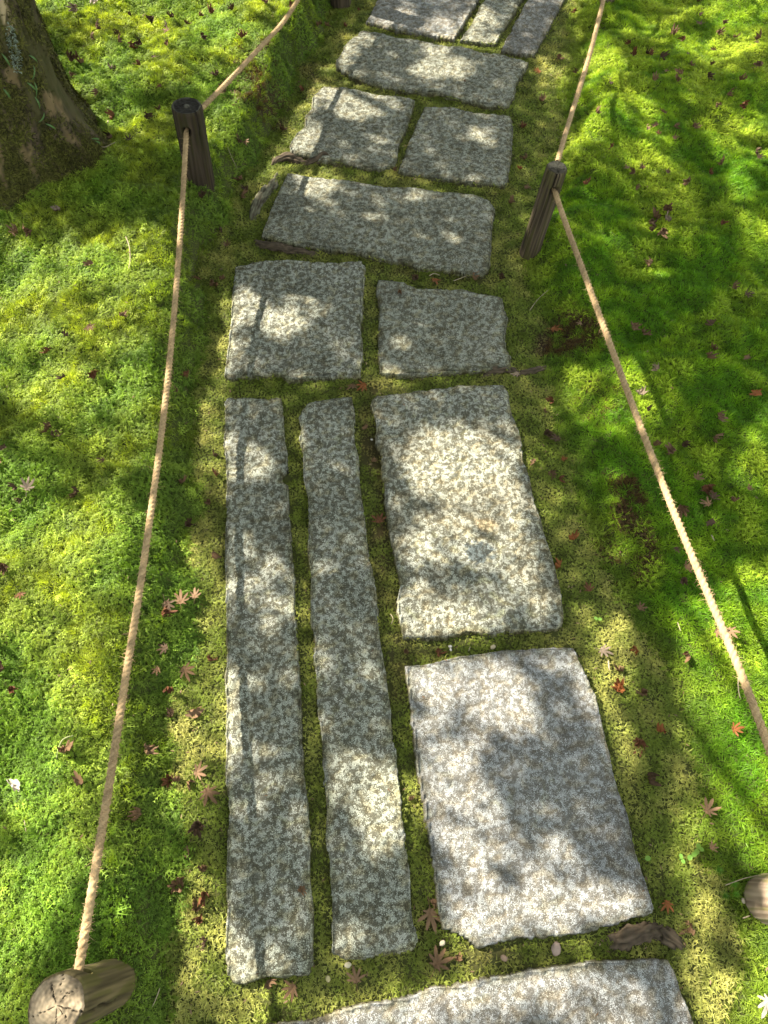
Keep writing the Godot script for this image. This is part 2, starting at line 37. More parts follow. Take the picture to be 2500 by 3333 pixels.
const LONE_LEAVES := [
	[-0.626, -2.601, 0.05, "curl", "dark clump of dried maple leaf in sunlit moss behind the tree-side post"],
	[-1.008, -2.603, 0.055, "curl", "tall crumpled dark leaf standing in moss beside the mossy trunk"],
	[-1.034, -2.475, 0.055, "curl", "dark folded maple leaf in shaded moss near the trunk edge"],
	[-0.788, -2.064, 0.05, "flat", "broad dark brown leaf lying between the trunk and the rope post"],
	[-0.553, -2.411, 0.06, "curl", "large dark leaf clump caught under the rope behind the tree-side post"],
	[-0.521, -2.377, 0.05, "curl", "brown curled leaf beside the dark clump under the far rope"],
	[-1.037, -1.645, 0.055, "curl", "pinkish brown crumpled leaf in shade just below the tree trunk"],
	[-0.931, -1.733, 0.045, "curl", "pale tan curled leaf against the foot of the tree trunk"],
	[-0.730, -1.149, 0.05, "curl", "reddish brown leaf at the edge of the sunlit moss patch below the trunk"],
	[-0.815, -0.821, 0.06, "flat", "pale pink brown maple leaf on sunny moss below the tree"],
	[-0.083, -1.194, 0.05, "star", "thin lobed maple leaf in the joint under the square slab"],
	[-0.052, -1.194, 0.055, "star", "orange brown maple leaf where two stone joints cross"],
	[0.148, -1.577, 0.055, "flat", "orange tan leaf in the joint under the wide slab"],
	[0.466, -1.377, 0.05, "flat", "orange maple leaf on the dark dead moss beside the path"],
	[0.358, -1.234, 0.045, "star", "pale tan star leaf at the end of the thin root"],
	[0.539, -1.385, 0.03, "flat", "small yellow leaf beside the patch of dead moss"],
	[0.414, -1.039, 0.06, "curl", "dark brown maple leaf on path moss beside the largest slab"],
	[0.441, -1.021, 0.06, "star", "grey brown maple leaf pressed beside a darker leaf by the largest slab"],
	[0.446, -0.963, 0.03, "flat", "small orange leaf below the pair of leaves by the largest slab"],
	[0.700, -1.189, 0.045, "curl", "pale straw curled leaf touching the near rope on the sunny bank"],
	[0.649, -1.122, 0.05, "curl", "pale tan arched leaf under the rope on the bright bank"],
	[0.938, -1.110, 0.05, "roll", "orange ribbed curled leaf on the far bank at the picture edge"],
	[0.825, -1.047, 0.05, "curl", "tan curled leaf by itself in the middle of the far bank"],
	[0.808, -0.987, 0.06, "curl", "largest ribbed brown leaf on the far bank below a tan one"],
	[-0.471, -0.559, 0.06, "star", "dark maple leaf at the end of a row of three beside the long slab"],
	[-0.446, -0.571, 0.06, "star", "middle maple leaf in a row of three beside the long slab"],
	[-0.422, -0.590, 0.05, "star", "pinkish maple leaf nearest the slab in a row of three"],
	[-0.425, -0.426, 0.06, "flat", "broad brown maple leaf on path moss below the row of three"],
	[-0.390, -0.333, 0.06, "roll", "long rolled brown leaf standing beside the long slab"],
	[-0.374, -0.219, 0.055, "flat", "light brown maple leaf above the star leaf beside the long slab"],
	[-0.349, -0.184, 0.065, "star", "brown star maple leaf flat on path moss beside the long slab"],
	[-0.011, -0.788, 0.06, "star", "reddish maple leaf wedged in the joint beside the largest slab"],
	[0.439, -0.738, 0.05, "curl", "bright rust orange curled leaf on path moss beside the largest slab"],
	[0.711, -0.500, 0.05, "flat", "light brown leaf caught under the sunlit near rope"],
	[0.734, -0.500, 0.05, "flat", "pointed tan leaf resting against the sunlit near rope"],
	[0.471, -0.470, 0.05, "star", "pale pink maple leaf in sunshine beside the smooth near slab"],
	[0.522, -0.282, 0.06, "curl", "deep red brown crumpled leaf on path moss beside the smooth slab"],
	[0.527, -0.211, 0.07, "curl", "large dark crumpled maple leaf beside the smooth slab"],
	[0.626, -0.147, 0.055, "flat", "tan fan shaped maple leaf lying flat in the shaded moss"],
	[0.085, 0.024, 0.075, "star", "large tan seven pointed maple leaf in the joint by the smooth slab"],
	[0.094, 0.104, 0.07, "star", "brown star maple leaf in the crossing joint above the bottom slab"],
	[-0.159, 0.138, 0.05, "flat", "brown leaf below the end of the first long slab"],
	[-0.049, 0.128, 0.05, "star", "tan curled star leaf below the end of the second long slab"],
	[0.660, 0.156, 0.06, "flat", "white sunlit leaf in the bright moss below the cut post"],
	[0.560, -2.617, 0.05, "flat", "orange brown leaf lit beside the end of the wide far slab"],
	[0.444, -2.082, 0.04, "curl", "orange leaf on path moss before the slim leaning post"],
	[0.284, -2.534, 0.025, "curl", "tiny brown leaf lying on the wide far slab"],
	[-0.155, -0.015, 0.03, "curl", "tiny tan leaf lying on the first long slab"],
	[0.793, -1.755, 0.06, "curl", "dark maple leaf at the heart of the leaf heap on the far bank"],
	[0.814, -1.774, 0.06, "curl", "brown maple leaf on top of the leaf heap on the far bank"],
	[0.840, -1.800, 0.06, "curl", "upright brown leaf at the upper end of the leaf heap"],
	[0.793, -1.727, 0.055, "curl", "dark folded leaf at the lower side of the leaf heap"],
	[0.813, -1.712, 0.055, "curl", "tan curled leaf at the bottom of the leaf heap"],
	[0.838, -1.755, 0.05, "curl", "pale upright leaf edge on the open side of the leaf heap"],
]
const TWIGS := [
	[[-0.714, -1.606, -0.699, -1.570, -0.690, -1.521, -0.687, -1.486], 0.003, "pale forked twig on the sunlit moss below the trunk"],
	[[-0.597, -0.274, -0.615, -0.266, -0.622, -0.248, -0.624, -0.234], 0.0035, "bent pale green stem on moss under the tree-side rope"],
	[[-0.391, 0.138, -0.394, 0.154, -0.398, 0.165], 0.002, "pale straw on dark moss beside the nearest post"],
	[[0.131, -1.592, 0.146, -1.601, 0.163, -1.593], 0.003, "thick pale twig in the joint under the wide slab"],
	[[0.201, -1.575, 0.220, -1.585, 0.242, -1.594], 0.0025, "grey green twig in the joint above the broken slab"],
	[[0.410, -1.453, 0.438, -1.495, 0.468, -1.520], 0.002, "long thin straw across the moss beside the broken slab"],
	[[0.014, -0.554, 0.020, -0.542, 0.016, -0.529], 0.0018, "fine white twig in the joint beside the largest slab"],
	[[0.736, -0.410, 0.731, -0.392, 0.732, -0.374, 0.732, -0.360], 0.003, "white curled straw under the near rope in sunshine"],
	[[0.635, -0.524, 0.639, -0.505], 0.0025, "short white straw on the pale sunlit moss"],
	[[-0.861, -1.964, -0.860, -1.990, -0.839, -1.980, -0.825, -1.998, -0.818, -2.023], 0.0025, "thin bare twig standing out from the foot of the trunk"],
	[[-0.492, -2.074, -0.484, -2.063, -0.471, -2.059], 0.0018, "fine stem curved over the moss bank behind the tree-side post"],
	[[-0.868, -2.149, -0.862, -2.122], 0.005, "short pale wood chip on moss between the trunk and the post"],
	[[-0.654, -0.124, -0.644, -0.104], 0.002, "short brown needle on the bright near moss"],
	[[0.748, -0.729, 0.755, -0.716], 0.003, "pale straw on the dark green far bank beside the rope"],
	[[0.054, -1.126, 0.061, -1.122], 0.003, "tiny pale seed husk on the joint moss"],
	[[0.480, -0.447, 0.480, -0.425], 0.0045, "pale strip of bark in the sunshine beside the smooth slab"],
	[[0.521, 0.192, 0.526, 0.181], 0.002, "thin straw beside the bottom slab"],
	[[0.632, -0.020, 0.667, -0.031, 0.697, -0.037], 0.0022, "long fine straw leaning against the cut post"],
	[[0.652, 0.033, 0.667, 0.029], 0.003, "short pale stalk at the foot of the cut post"],
	[[0.182, -0.466, 0.187, -0.478], 0.002, "small dry stalk in the joint between the two big slabs"],
]
const ROOTS := [
	[[-0.143, -2.096, -0.174, -2.123, -0.198, -2.137, -0.227, -2.120, -0.265, -2.123, -0.312, -2.137, -0.349, -2.123, -0.370, -2.099], 0.016, "knobbly brown root crossing between two square and wide slabs"],
	[[-0.339, -2.072, -0.358, -2.007, -0.381, -1.953, -0.402, -1.887, -0.414, -1.830], 0.018, "lichen grey root lying along the end of the wide slab"],
	[[-0.400, -1.753, -0.370, -1.731, -0.327, -1.721, -0.278, -1.709, -0.221, -1.696, -0.179, -1.688], 0.014, "fibrous dark root under the lower edge of the wide slab"],
	[[0.256, -1.226, 0.281, -1.241, 0.306, -1.244, 0.338, -1.250, 0.362, -1.241, 0.393, -1.241, 0.419, -1.252, 0.446, -1.269], 0.011, "thin grey root between the broken slab and the largest slab"],
	[[0.403, 0.072, 0.424, 0.067, 0.455, 0.059, 0.486, 0.053, 0.506, 0.056, 0.521, 0.067, 0.534, 0.078], 0.017, "arched brown root below the corner of the smooth slab"],
]
const PEBBLES := [
	[0.144, -0.480, 0.006, "white pebble in the joint between the two big slabs"],
	[0.145, -0.473, 0.005, "smaller white pebble touching its neighbour in the joint"],
	[0.237, -0.479, 0.009, "oval cream pebble above the smooth slab"],
	[0.214, 0.095, 0.01, "brown round pebble in the joint above the bottom slab"],
	[0.309, 0.081, 0.016, "flat pinkish pebble under the smooth slab"],
	[-0.064, 0.105, 0.009, "pale oval seed under the second long slab"],
	[-0.099, 0.126, 0.008, "yellowish seed between the two long slab ends"],
	[0.105, 0.072, 0.008, "cream seed husk below the tan star leaf"],
	[-0.031, -1.021, 0.005, "tiny pale pebble in the joint beside the second long slab"],
	[0.664, 0.005, 0.007, "pale round seed at the foot of the cut post"],
]
const SEEDLINGS := [
	[0.470, -0.538, "two leaved green seedling beside the largest slab"],
	[0.594, -0.080, "round leaved green seedling in the shaded moss strip"],
	[0.604, -0.078, "pale green round leaf beside the larger seedling"],
	[0.579, -0.070, "small yellow green seedling nearer the smooth slab"],
	[0.559, -0.064, "double green seedling between the slab and the shaded strip"],
	[0.491, -0.064, "tiny green sprout at the edge of the smooth slab"],
]
const STAR_MOSS := [0.649, -0.023, 0.649, -0.006, 0.629, -0.003, 0.625, -0.045]
const DEAD_MOSS := [0.49, -1.37, 0.077, 0.067, 1.00, 0.45, -1.34, 0.051, 0.042, 0.80, 0.57, -0.84, 0.033, 0.076, 1.00, 0.58, -0.73, 0.037, 0.060, 0.60, 0.55, -1.13, 0.048, 0.059, 0.35, 0.54, -0.71, 0.064, 0.071, 0.50, -0.45, -2.53, 0.063, 0.083, 0.50, -0.43, -2.37, 0.077, 0.078, 0.70, -0.40, -2.40, 0.063, 0.079, 0.50, -0.27, -2.60, 0.050, 0.114, 0.50, -0.37, -1.67, 0.083, 0.078, 0.20, 0.25, -1.62, 0.082, 0.027, 0.50, 0.18, -1.59, 0.054, 0.019, 0.50, -0.04, -1.05, 0.024, 0.130, 0.80, -0.02, -0.76, 0.020, 0.148, 0.80, 0.01, -0.48, 0.025, 0.125, 0.60, -0.06, -1.19, 0.074, 0.031, 0.50, 0.03, -1.64, 0.082, 0.023, 0.60, 0.07, -0.47, 0.040, 0.016, 0.60, 0.14, 0.08, 0.067, 0.021, 0.50, 0.08, 0.06, 0.025, 0.036, 0.70]
const LANDMARKS := [
	[-0.921, -1.786, "the foot of the trunk"],
	[-1.031, -2.704, "the upper trunk"],
	[-0.549, -1.862, "the thick dark post"],
	[-0.435, 0.128, "the nearest post"],
	[0.440, -1.727, "the slim split post"],
	[0.697, 0.003, "the cut post"],
	[0.808, -1.755, "the leaf heap"],
	[0.493, -1.369, "the upper dead moss"],
	[0.573, -0.835, "the lower dead moss"],
	[-0.322, -2.892, "the rope's far end"],
	[0.838, -3.004, "the far bank rope's far end"],
	[-0.592, -1.866, "the bank bend by the dark post"],
	[-0.679, -1.521, "the sun patch under the trunk"],
	[-0.796, -1.120, "the second tree bank sun patch"],
	[-0.712, -0.727, "the long tree bank sun patch"],
	[-0.591, 0.008, "the nearest post's sun patch"],
	[1.009, -1.895, "the sharp far bank sun spot"],
	[0.763, -0.513, "the rope shadow"],
	[1.174, -2.636, "the top sun streak"],
	[0.957, -2.285, "the narrow sun streak"],
	[0.835, -1.534, "the middle far bank sun patch"],
	[0.948, -1.262, "the edge of the far bank"],
	[-0.178, -2.703, "the wide rough slab end"],
	[-0.297, -2.271, "the stepped slab"],
	[-0.369, -1.897, "the wide slab's root"],
	[-0.444, -1.434, "the pale square slab"],
	[-0.399, -0.955, "the first long slab's top"],
	[-0.353, -0.530, "the first long slab's middle"],
	[-0.315, -0.193, "the lower first long slab"],
	[-0.287, 0.081, "the first long slab's end"],
	[0.431, -2.172, "the thick fronted slab"],
	[0.522, -2.644, "the rough slab's outer end"],
	[0.725, -3.052, "the dark narrow slab"],
	[0.352, -1.417, "the broken top slab"],
	[0.364, -0.888, "the upper big rough slab"],
	[0.397, -0.586, "the lower big rough slab"],
	[0.438, -0.427, "the upper smooth slab"],
	[0.470, -0.193, "the smooth slab's middle"],
	[0.495, 0.023, "the smooth slab's lower corner"],
	[0.012, -0.955, "the second long slab's joint"],
	[0.071, -0.478, "the big slabs' joint"],
	[0.178, -1.617, "the wide slab's lower joint"],
]


var used := {}
var wave := FastNoiseLite.new()      # one smooth noise, sampled at many scales
var cells := FastNoiseLite.new()
var dice := RandomNumberGenerator.new()
var sun_dir := Vector3.UP
var foot_a := PackedFloat32Array()
var foot_b := PackedFloat32Array()
var beam_map := PackedFloat32Array()
var dead_map := PackedFloat32Array()
var stone_map := PackedByteArray()
const MAP_X0 := -3.0
const MAP_Z0 := -5.0
const MAP_W := 300
const MAP_H := 350
const MAP_STEP := 0.02
const STONE_X0 := -1.2
const STONE_Z0 := -3.7
const STONE_W := 300
const STONE_H := 480
const STONE_STEP := 0.01


# ---------------------------------------------------------------- naming
func numbered(called: String) -> String:
	var n: int = used.get(called, 0)
	used[called] = n + 1
	return called if n == 0 else "%s_%03d" % [called, n]


func tag(o: Node, label: String, category: String, group := "", kind := "") -> Node:
	o.set_meta("label", label)
	o.set_meta("category", category)
	if group != "":
		o.set_meta("group", group)
	if kind != "":
		o.set_meta("kind", kind)
	return o


func thing(called: String, label: String, category: String, at := Vector3.ZERO, group := "") -> Node3D:
	var o := Node3D.new()
	o.name = numbered(called)
	add_child(o)
	o.position = at
	tag(o, label, category, group)
	return o


func build(called: String, mesh: Mesh, m: Material, parent: Node = null) -> MeshInstance3D:
	var o := MeshInstance3D.new()
	o.mesh = mesh
	o.material_override = m
	if parent == null:
		o.name = numbered(called)
		add_child(o)
	else:
		o.name = called
		parent.add_child(o, true)
	return o


# ---------------------------------------------------------------- materials
func lin(r: float, g: float, b: float) -> Color:
	return Color(r, g, b).linear_to_srgb()


func plain(c: Color, rough := 0.85, tinted := false) -> StandardMaterial3D:
	var m := StandardMaterial3D.new()
	m.albedo_color = c
	m.roughness = rough
	m.metallic_specular = 0.35
	m.vertex_color_use_as_albedo = tinted
	return m


func leafy(rough := 0.6, through := 0.9) -> StandardMaterial3D:
	var m := plain(Color.WHITE, rough, true)
	m.cull_mode = BaseMaterial3D.CULL_DISABLED
	m.backlight_enabled = true
	m.backlight = Color(through, through, through * 0.55)
	return m


func stone_texture(seed_at: int, bare: Color, lichen: Color, edge: float, soft: float, scale := 0.025, gain := 0.84) -> Array:
	var side := 1024
	var blot := FastNoiseLite.new()
	blot.seed = seed_at
	blot.noise_type = FastNoiseLite.TYPE_SIMPLEX
	blot.frequency = scale
	blot.fractal_octaves = 5
	blot.fractal_gain = gain
	var grain := FastNoiseLite.new()
	grain.seed = seed_at + 7
	grain.noise_type = FastNoiseLite.TYPE_SIMPLEX
	grain.frequency = 0.16
	grain.fractal_octaves = 2
	var broad := FastNoiseLite.new()
	broad.seed = seed_at + 13
	broad.frequency = 0.006
	broad.fractal_octaves = 3
	var a := blot.get_seamless_image(side, side, false, false, 0.1, false).get_data()
	var b := grain.get_seamless_image(side, side, false, false, 0.1, false).get_data()
	var c := broad.get_seamless_image(side, side, false, false, 0.1, false).get_data()
	var rgb := PackedByteArray()
	rgb.resize(side * side * 3)
	var bump := PackedByteArray()
	bump.resize(side * side)
	for i in side * side:
		var v := a[i] / 255.0 * 0.86 + b[i] / 255.0 * 0.14 + (c[i] / 255.0 - 0.5) * 0.14
		var k := smoothstep(edge - soft, edge + soft, v)
		var g := (b[i] / 255.0 - 0.5) * 2.0
		var light := 1.0 + g * (0.22 if k > 0.5 else 0.30)
		if g > 0.62:
			light += 0.35
		rgb[i * 3] = clampi(int((lerpf(bare.r, lichen.r, k)) * light * 255.0), 0, 255)
		rgb[i * 3 + 1] = clampi(int((lerpf(bare.g, lichen.g, k)) * light * 255.0), 0, 255)
		rgb[i * 3 + 2] = clampi(int((lerpf(bare.b, lichen.b, k)) * light * 255.0), 0, 255)
		bump[i] = clampi(int(70.0 + k * 90.0 + g * 45.0), 0, 255)
	return [ImageTexture.create_from_image(Image.create_from_data(side, side, false, Image.FORMAT_RGB8, rgb)),
		ImageTexture.create_from_image(Image.create_from_data(side, side, false, Image.FORMAT_L8, bump))]


func stone_material(maps: Array, tile: float) -> StandardMaterial3D:
	var m := plain(Color.WHITE, 0.82, true)
	m.albedo_texture = maps[0]
	m.heightmap_enabled = true
	m.heightmap_texture = maps[1]
	m.heightmap_scale = 0.11
	m.uv1_triplanar = true
	m.uv1_world_triplanar = true
	m.uv1_scale = Vector3.ONE / tile
	m.metallic_specular = 0.4
	return m


# ---------------------------------------------------------------- meshes
func surface(p: PackedVector3Array, idx: PackedInt32Array, col := PackedColorArray(), flat := false) -> ArrayMesh:
	var arrays := []
	arrays.resize(Mesh.ARRAY_MAX)
	if not flat:
		var n := PackedVector3Array()
		n.resize(p.size())
		for i in range(0, idx.size(), 3):
			var a := idx[i]
			var b := idx[i + 1]
			var c := idx[i + 2]
			var f := (p[c] - p[a]).cross(p[b] - p[a])
			n[a] += f
			n[b] += f
			n[c] += f
		for i in n.size():
			n[i] = n[i].normalized() if n[i].length_squared() > 0.0 else Vector3.UP
		arrays[Mesh.ARRAY_NORMAL] = n
	arrays[Mesh.ARRAY_VERTEX] = p
	arrays[Mesh.ARRAY_INDEX] = idx
	if col.size():
		arrays[Mesh.ARRAY_COLOR] = col
	var m := ArrayMesh.new()
	m.add_surface_from_arrays(Mesh.PRIMITIVE_TRIANGLES, arrays)
	return m


func sheet_index(nu: int, nv: int, wrap: bool) -> PackedInt32Array:
	# rows of nu points; with wrap the last column joins the first. Clockwise seen from outside when u runs anticlockwise round an upward v.
	var idx := PackedInt32Array()
	var cols := nu if wrap else nu - 1
	for v in nv - 1:
		for u in cols:
			var a := v * nu + u
			var b := v * nu + (u + 1) % nu
			idx.append_array([a, a + nu, b, b, a + nu, b + nu])
	return idx


func lookup(table: Array, low: float, step: float, count: int) -> PackedFloat32Array:
	var out := PackedFloat32Array()
	var n := table.size() / 2
	for i in count:
		var z := low + i * step
		var k := 0
		while k < n - 2 and table[(k + 1) * 2] < z:
			k += 1
		var z0: float = table[k * 2]
		var z1: float = table[k * 2 + 2]
		var t := clampf((z - z0) / (z1 - z0), -2.0, 1.5)
		out.append(lerpf(table[k * 2 + 1], table[k * 2 + 3], t))
	return out


func foot(table: PackedFloat32Array, z: float) -> float:
	return table[clampi(int((z + 45.0) * 50.0), 0, table.size() - 1)]


func n2(x: float, z: float) -> float:
	return wave.get_noise_2d(x, z)


func bank_a(x: float, z: float) -> float:   # metres into the bank on the tree's side
	return foot(foot_a, z) - x + 0.03 * n2(x * 4.0 + 9.0, z * 4.0) + 0.012 * n2(x * 14.0, z * 14.0 + 5.0)


func bank_b(x: float, z: float) -> float:   # metres into the far bank
	return x - foot(foot_b, z) + 0.03 * n2(x * 4.0 - 7.0, z * 4.0) + 0.012 * n2(x * 14.0, z * 14.0 - 5.0)


func ground(x: float, z: float) -> float:
	var da := bank_a(x, z)
	var db := bank_b(x, z)
	var h := 0.0
	if da > -0.02:
		var wide := 0.115 - 0.035 * smoothstep(-0.8, -1.6, z)
		var s := smoothstep(0.0, wide, da)
		h += (0.088 + 0.026 * smoothstep(-1.0, -2.0, z)) * s
		h += s * (0.028 * n2(x * 1.7, z * 1.7) + 0.016 * n2(x * 5.0, z * 5.0) + 0.007 * n2(x * 16.0, z * 16.0))
	if db > -0.02:
		var s := smoothstep(0.0, 0.16, db)
		h += (0.05 + 0.02 * smoothstep(-1.2, -2.0, z)) * s
		h += s * (0.026 * n2(x * 1.9 + 30.0, z * 1.9) + 0.015 * n2(x * 5.5, z * 5.5) + 0.005 * n2(x * 17.0, z * 17.0))
	if da < 0.05 and db < 0.05:
		h += 0.005 * n2(x * 9.0, z * 9.0)
	return h


func rise(x: float, z: float) -> Vector3:   # the ground's normal
	var e := 0.015
	var h := ground(x, z)
	return Vector3(h - ground(x + e, z), e, h - ground(x, z + e)).normalized()


func stamp(map: PackedFloat32Array, list: Array, broad: float, more := 0.0) -> void:
	for k in range(0, list.size(), 5):
		var cx: float = list[k]
		var cz: float = list[k + 1]
		var rx: float = list[k + 2] + more
		var rz: float = list[k + 3] + more
		var s: float = list[k + 4]
		var u0 := maxi(0, int((cx - rx * broad - MAP_X0) / MAP_STEP))
		var u1 := mini(MAP_W - 1, int((cx + rx * broad - MAP_X0) / MAP_STEP) + 1)
		var v0 := maxi(0, int((cz - rz * broad - MAP_Z0) / MAP_STEP))
		var v1 := mini(MAP_H - 1, int((cz + rz * broad - MAP_Z0) / MAP_STEP) + 1)
		for v in range(v0, v1 + 1):
			for u in range(u0, u1 + 1):
				var qx := (MAP_X0 + u * MAP_STEP - cx) / rx
				var qz := (MAP_Z0 + v * MAP_STEP - cz) / rz
				var q := sqrt(qx * qx + qz * qz)
				var w := pow(s, 1.5) * (1.0 - smoothstep(0.75, broad, q))
				var i := v * MAP_W + u
				map[i] = 1.0 - (1.0 - map[i]) * (1.0 - w * (0.92 if s < 1.0 else 1.0))


func map_at(map: PackedFloat32Array, x: float, z: float) -> float:
	var u := int((x - MAP_X0) / MAP_STEP)
	var v := int((z - MAP_Z0) / MAP_STEP)
	return map[v * MAP_W + u] if u >= 0 and v >= 0 and u < MAP_W and v < MAP_H else -1.0


func on_stone(x: float, z: float) -> bool:
	var u := int((x - STONE_X0) / STONE_STEP)
	var v := int((z - STONE_Z0) / STONE_STEP)
	return u >= 0 and v >= 0 and u < STONE_W and v < STONE_H and stone_map[v * STONE_W + u] > 0


# ---------------------------------------------------------------- ground
func make_ground() -> void:
	var xs := PackedFloat32Array([-40.0, -25.0, -15.0, -9.0, -6.0, -4.4, -3.4])
	var x := -2.6
	while x < 2.6:
		xs.append(x)
		x += 0.022
	xs.append_array([3.4, 4.4, 6.0, 9.0, 15.0, 25.0, 40.0])
	var zs := PackedFloat32Array([-40.0, -25.0, -15.0, -10.0, -7.0, -5.4])
	var z := -4.4
	while z < 1.3:
		zs.append(z)
		z += 0.022
	zs.append_array([2.0, 3.0, 5.0, 9.0, 16.0, 26.0, 40.0])
	var p := PackedVector3Array()
	var col := PackedColorArray()
	for zz in zs:
		for xx in xs:
			p.append(Vector3(xx, ground(xx, zz) - 0.004, zz))
			var verge := maxf(bank_a(xx, zz), bank_b(xx, zz)) < 0.02
			var t := 0.5 + 0.5 * n2(xx * 11.0, zz * 11.0)
			var d := maxf(0.0, map_at(dead_map, xx, zz))
			var c := Color(0.062, 0.066, 0.018) if verge else Color(0.035, 0.055, 0.010)
			c = c.lerp(Color(0.058, 0.066, 0.016), t)
			col.append(c.lerp(Color(0.040, 0.024, 0.013), d))
	var m := plain(Color.WHITE, 0.95, true)
	var g := build("ground", surface(p, flipped(sheet_index(xs.size(), zs.size(), false)), col), m)
	g.set_meta("kind", "structure")
	tag(g, "damp brown soil under the moss and the stone path", "ground")


func flipped(idx: PackedInt32Array) -> PackedInt32Array:
	for i in range(0, idx.size(), 3):
		var t := idx[i + 1]
		idx[i + 1] = idx[i + 2]
		idx[i + 2] = t
	return idx


# ---------------------------------------------------------------- stone slabs
func outline(flat: Array) -> PackedVector2Array:
	var out := PackedVector2Array()
	for i in range(0, flat.size(), 2):
		out.append(Vector2(flat[i], flat[i + 1]))
	return out


func mark_stone(poly: PackedVector2Array) -> void:
	var lo := poly[0]
	var hi := poly[0]
	for q in poly:
		lo = lo.min(q)
		hi = hi.max(q)
	for v in range(maxi(0, int((lo.y - STONE_Z0) / STONE_STEP)), mini(STONE_H - 1, int((hi.y - STONE_Z0) / STONE_STEP) + 1)):
		for u in range(maxi(0, int((lo.x - STONE_X0) / STONE_STEP)), mini(STONE_W - 1, int((hi.x - STONE_X0) / STONE_STEP) + 1)):
			if Geometry2D.is_point_in_polygon(Vector2(STONE_X0 + (u + 0.5) * STONE_STEP, STONE_Z0 + (v + 0.5) * STONE_STEP), poly):
				stone_map[v * STONE_W + u] = 1


func edge_of(q: Vector2, poly: PackedVector2Array) -> Vector3:   # nearest point of the outline, distance (inside is positive)
	var best := 1e9
	var near := Vector2.ZERO
	var n := poly.size()
	var a := poly[n - 1]
	for i in n:
		var b := poly[i]
		var e := b - a
		var t := clampf((q - a).dot(e) / e.length_squared(), 0.0, 1.0)
		var c := a + e * t
		var d := q.distance_squared_to(c)
		if d < best:
			best = d
			near = c
		a = b
	var s := sqrt(best)
	return Vector3(near.x, near.y, s if Geometry2D.is_point_in_polygon(q, poly) else -s)


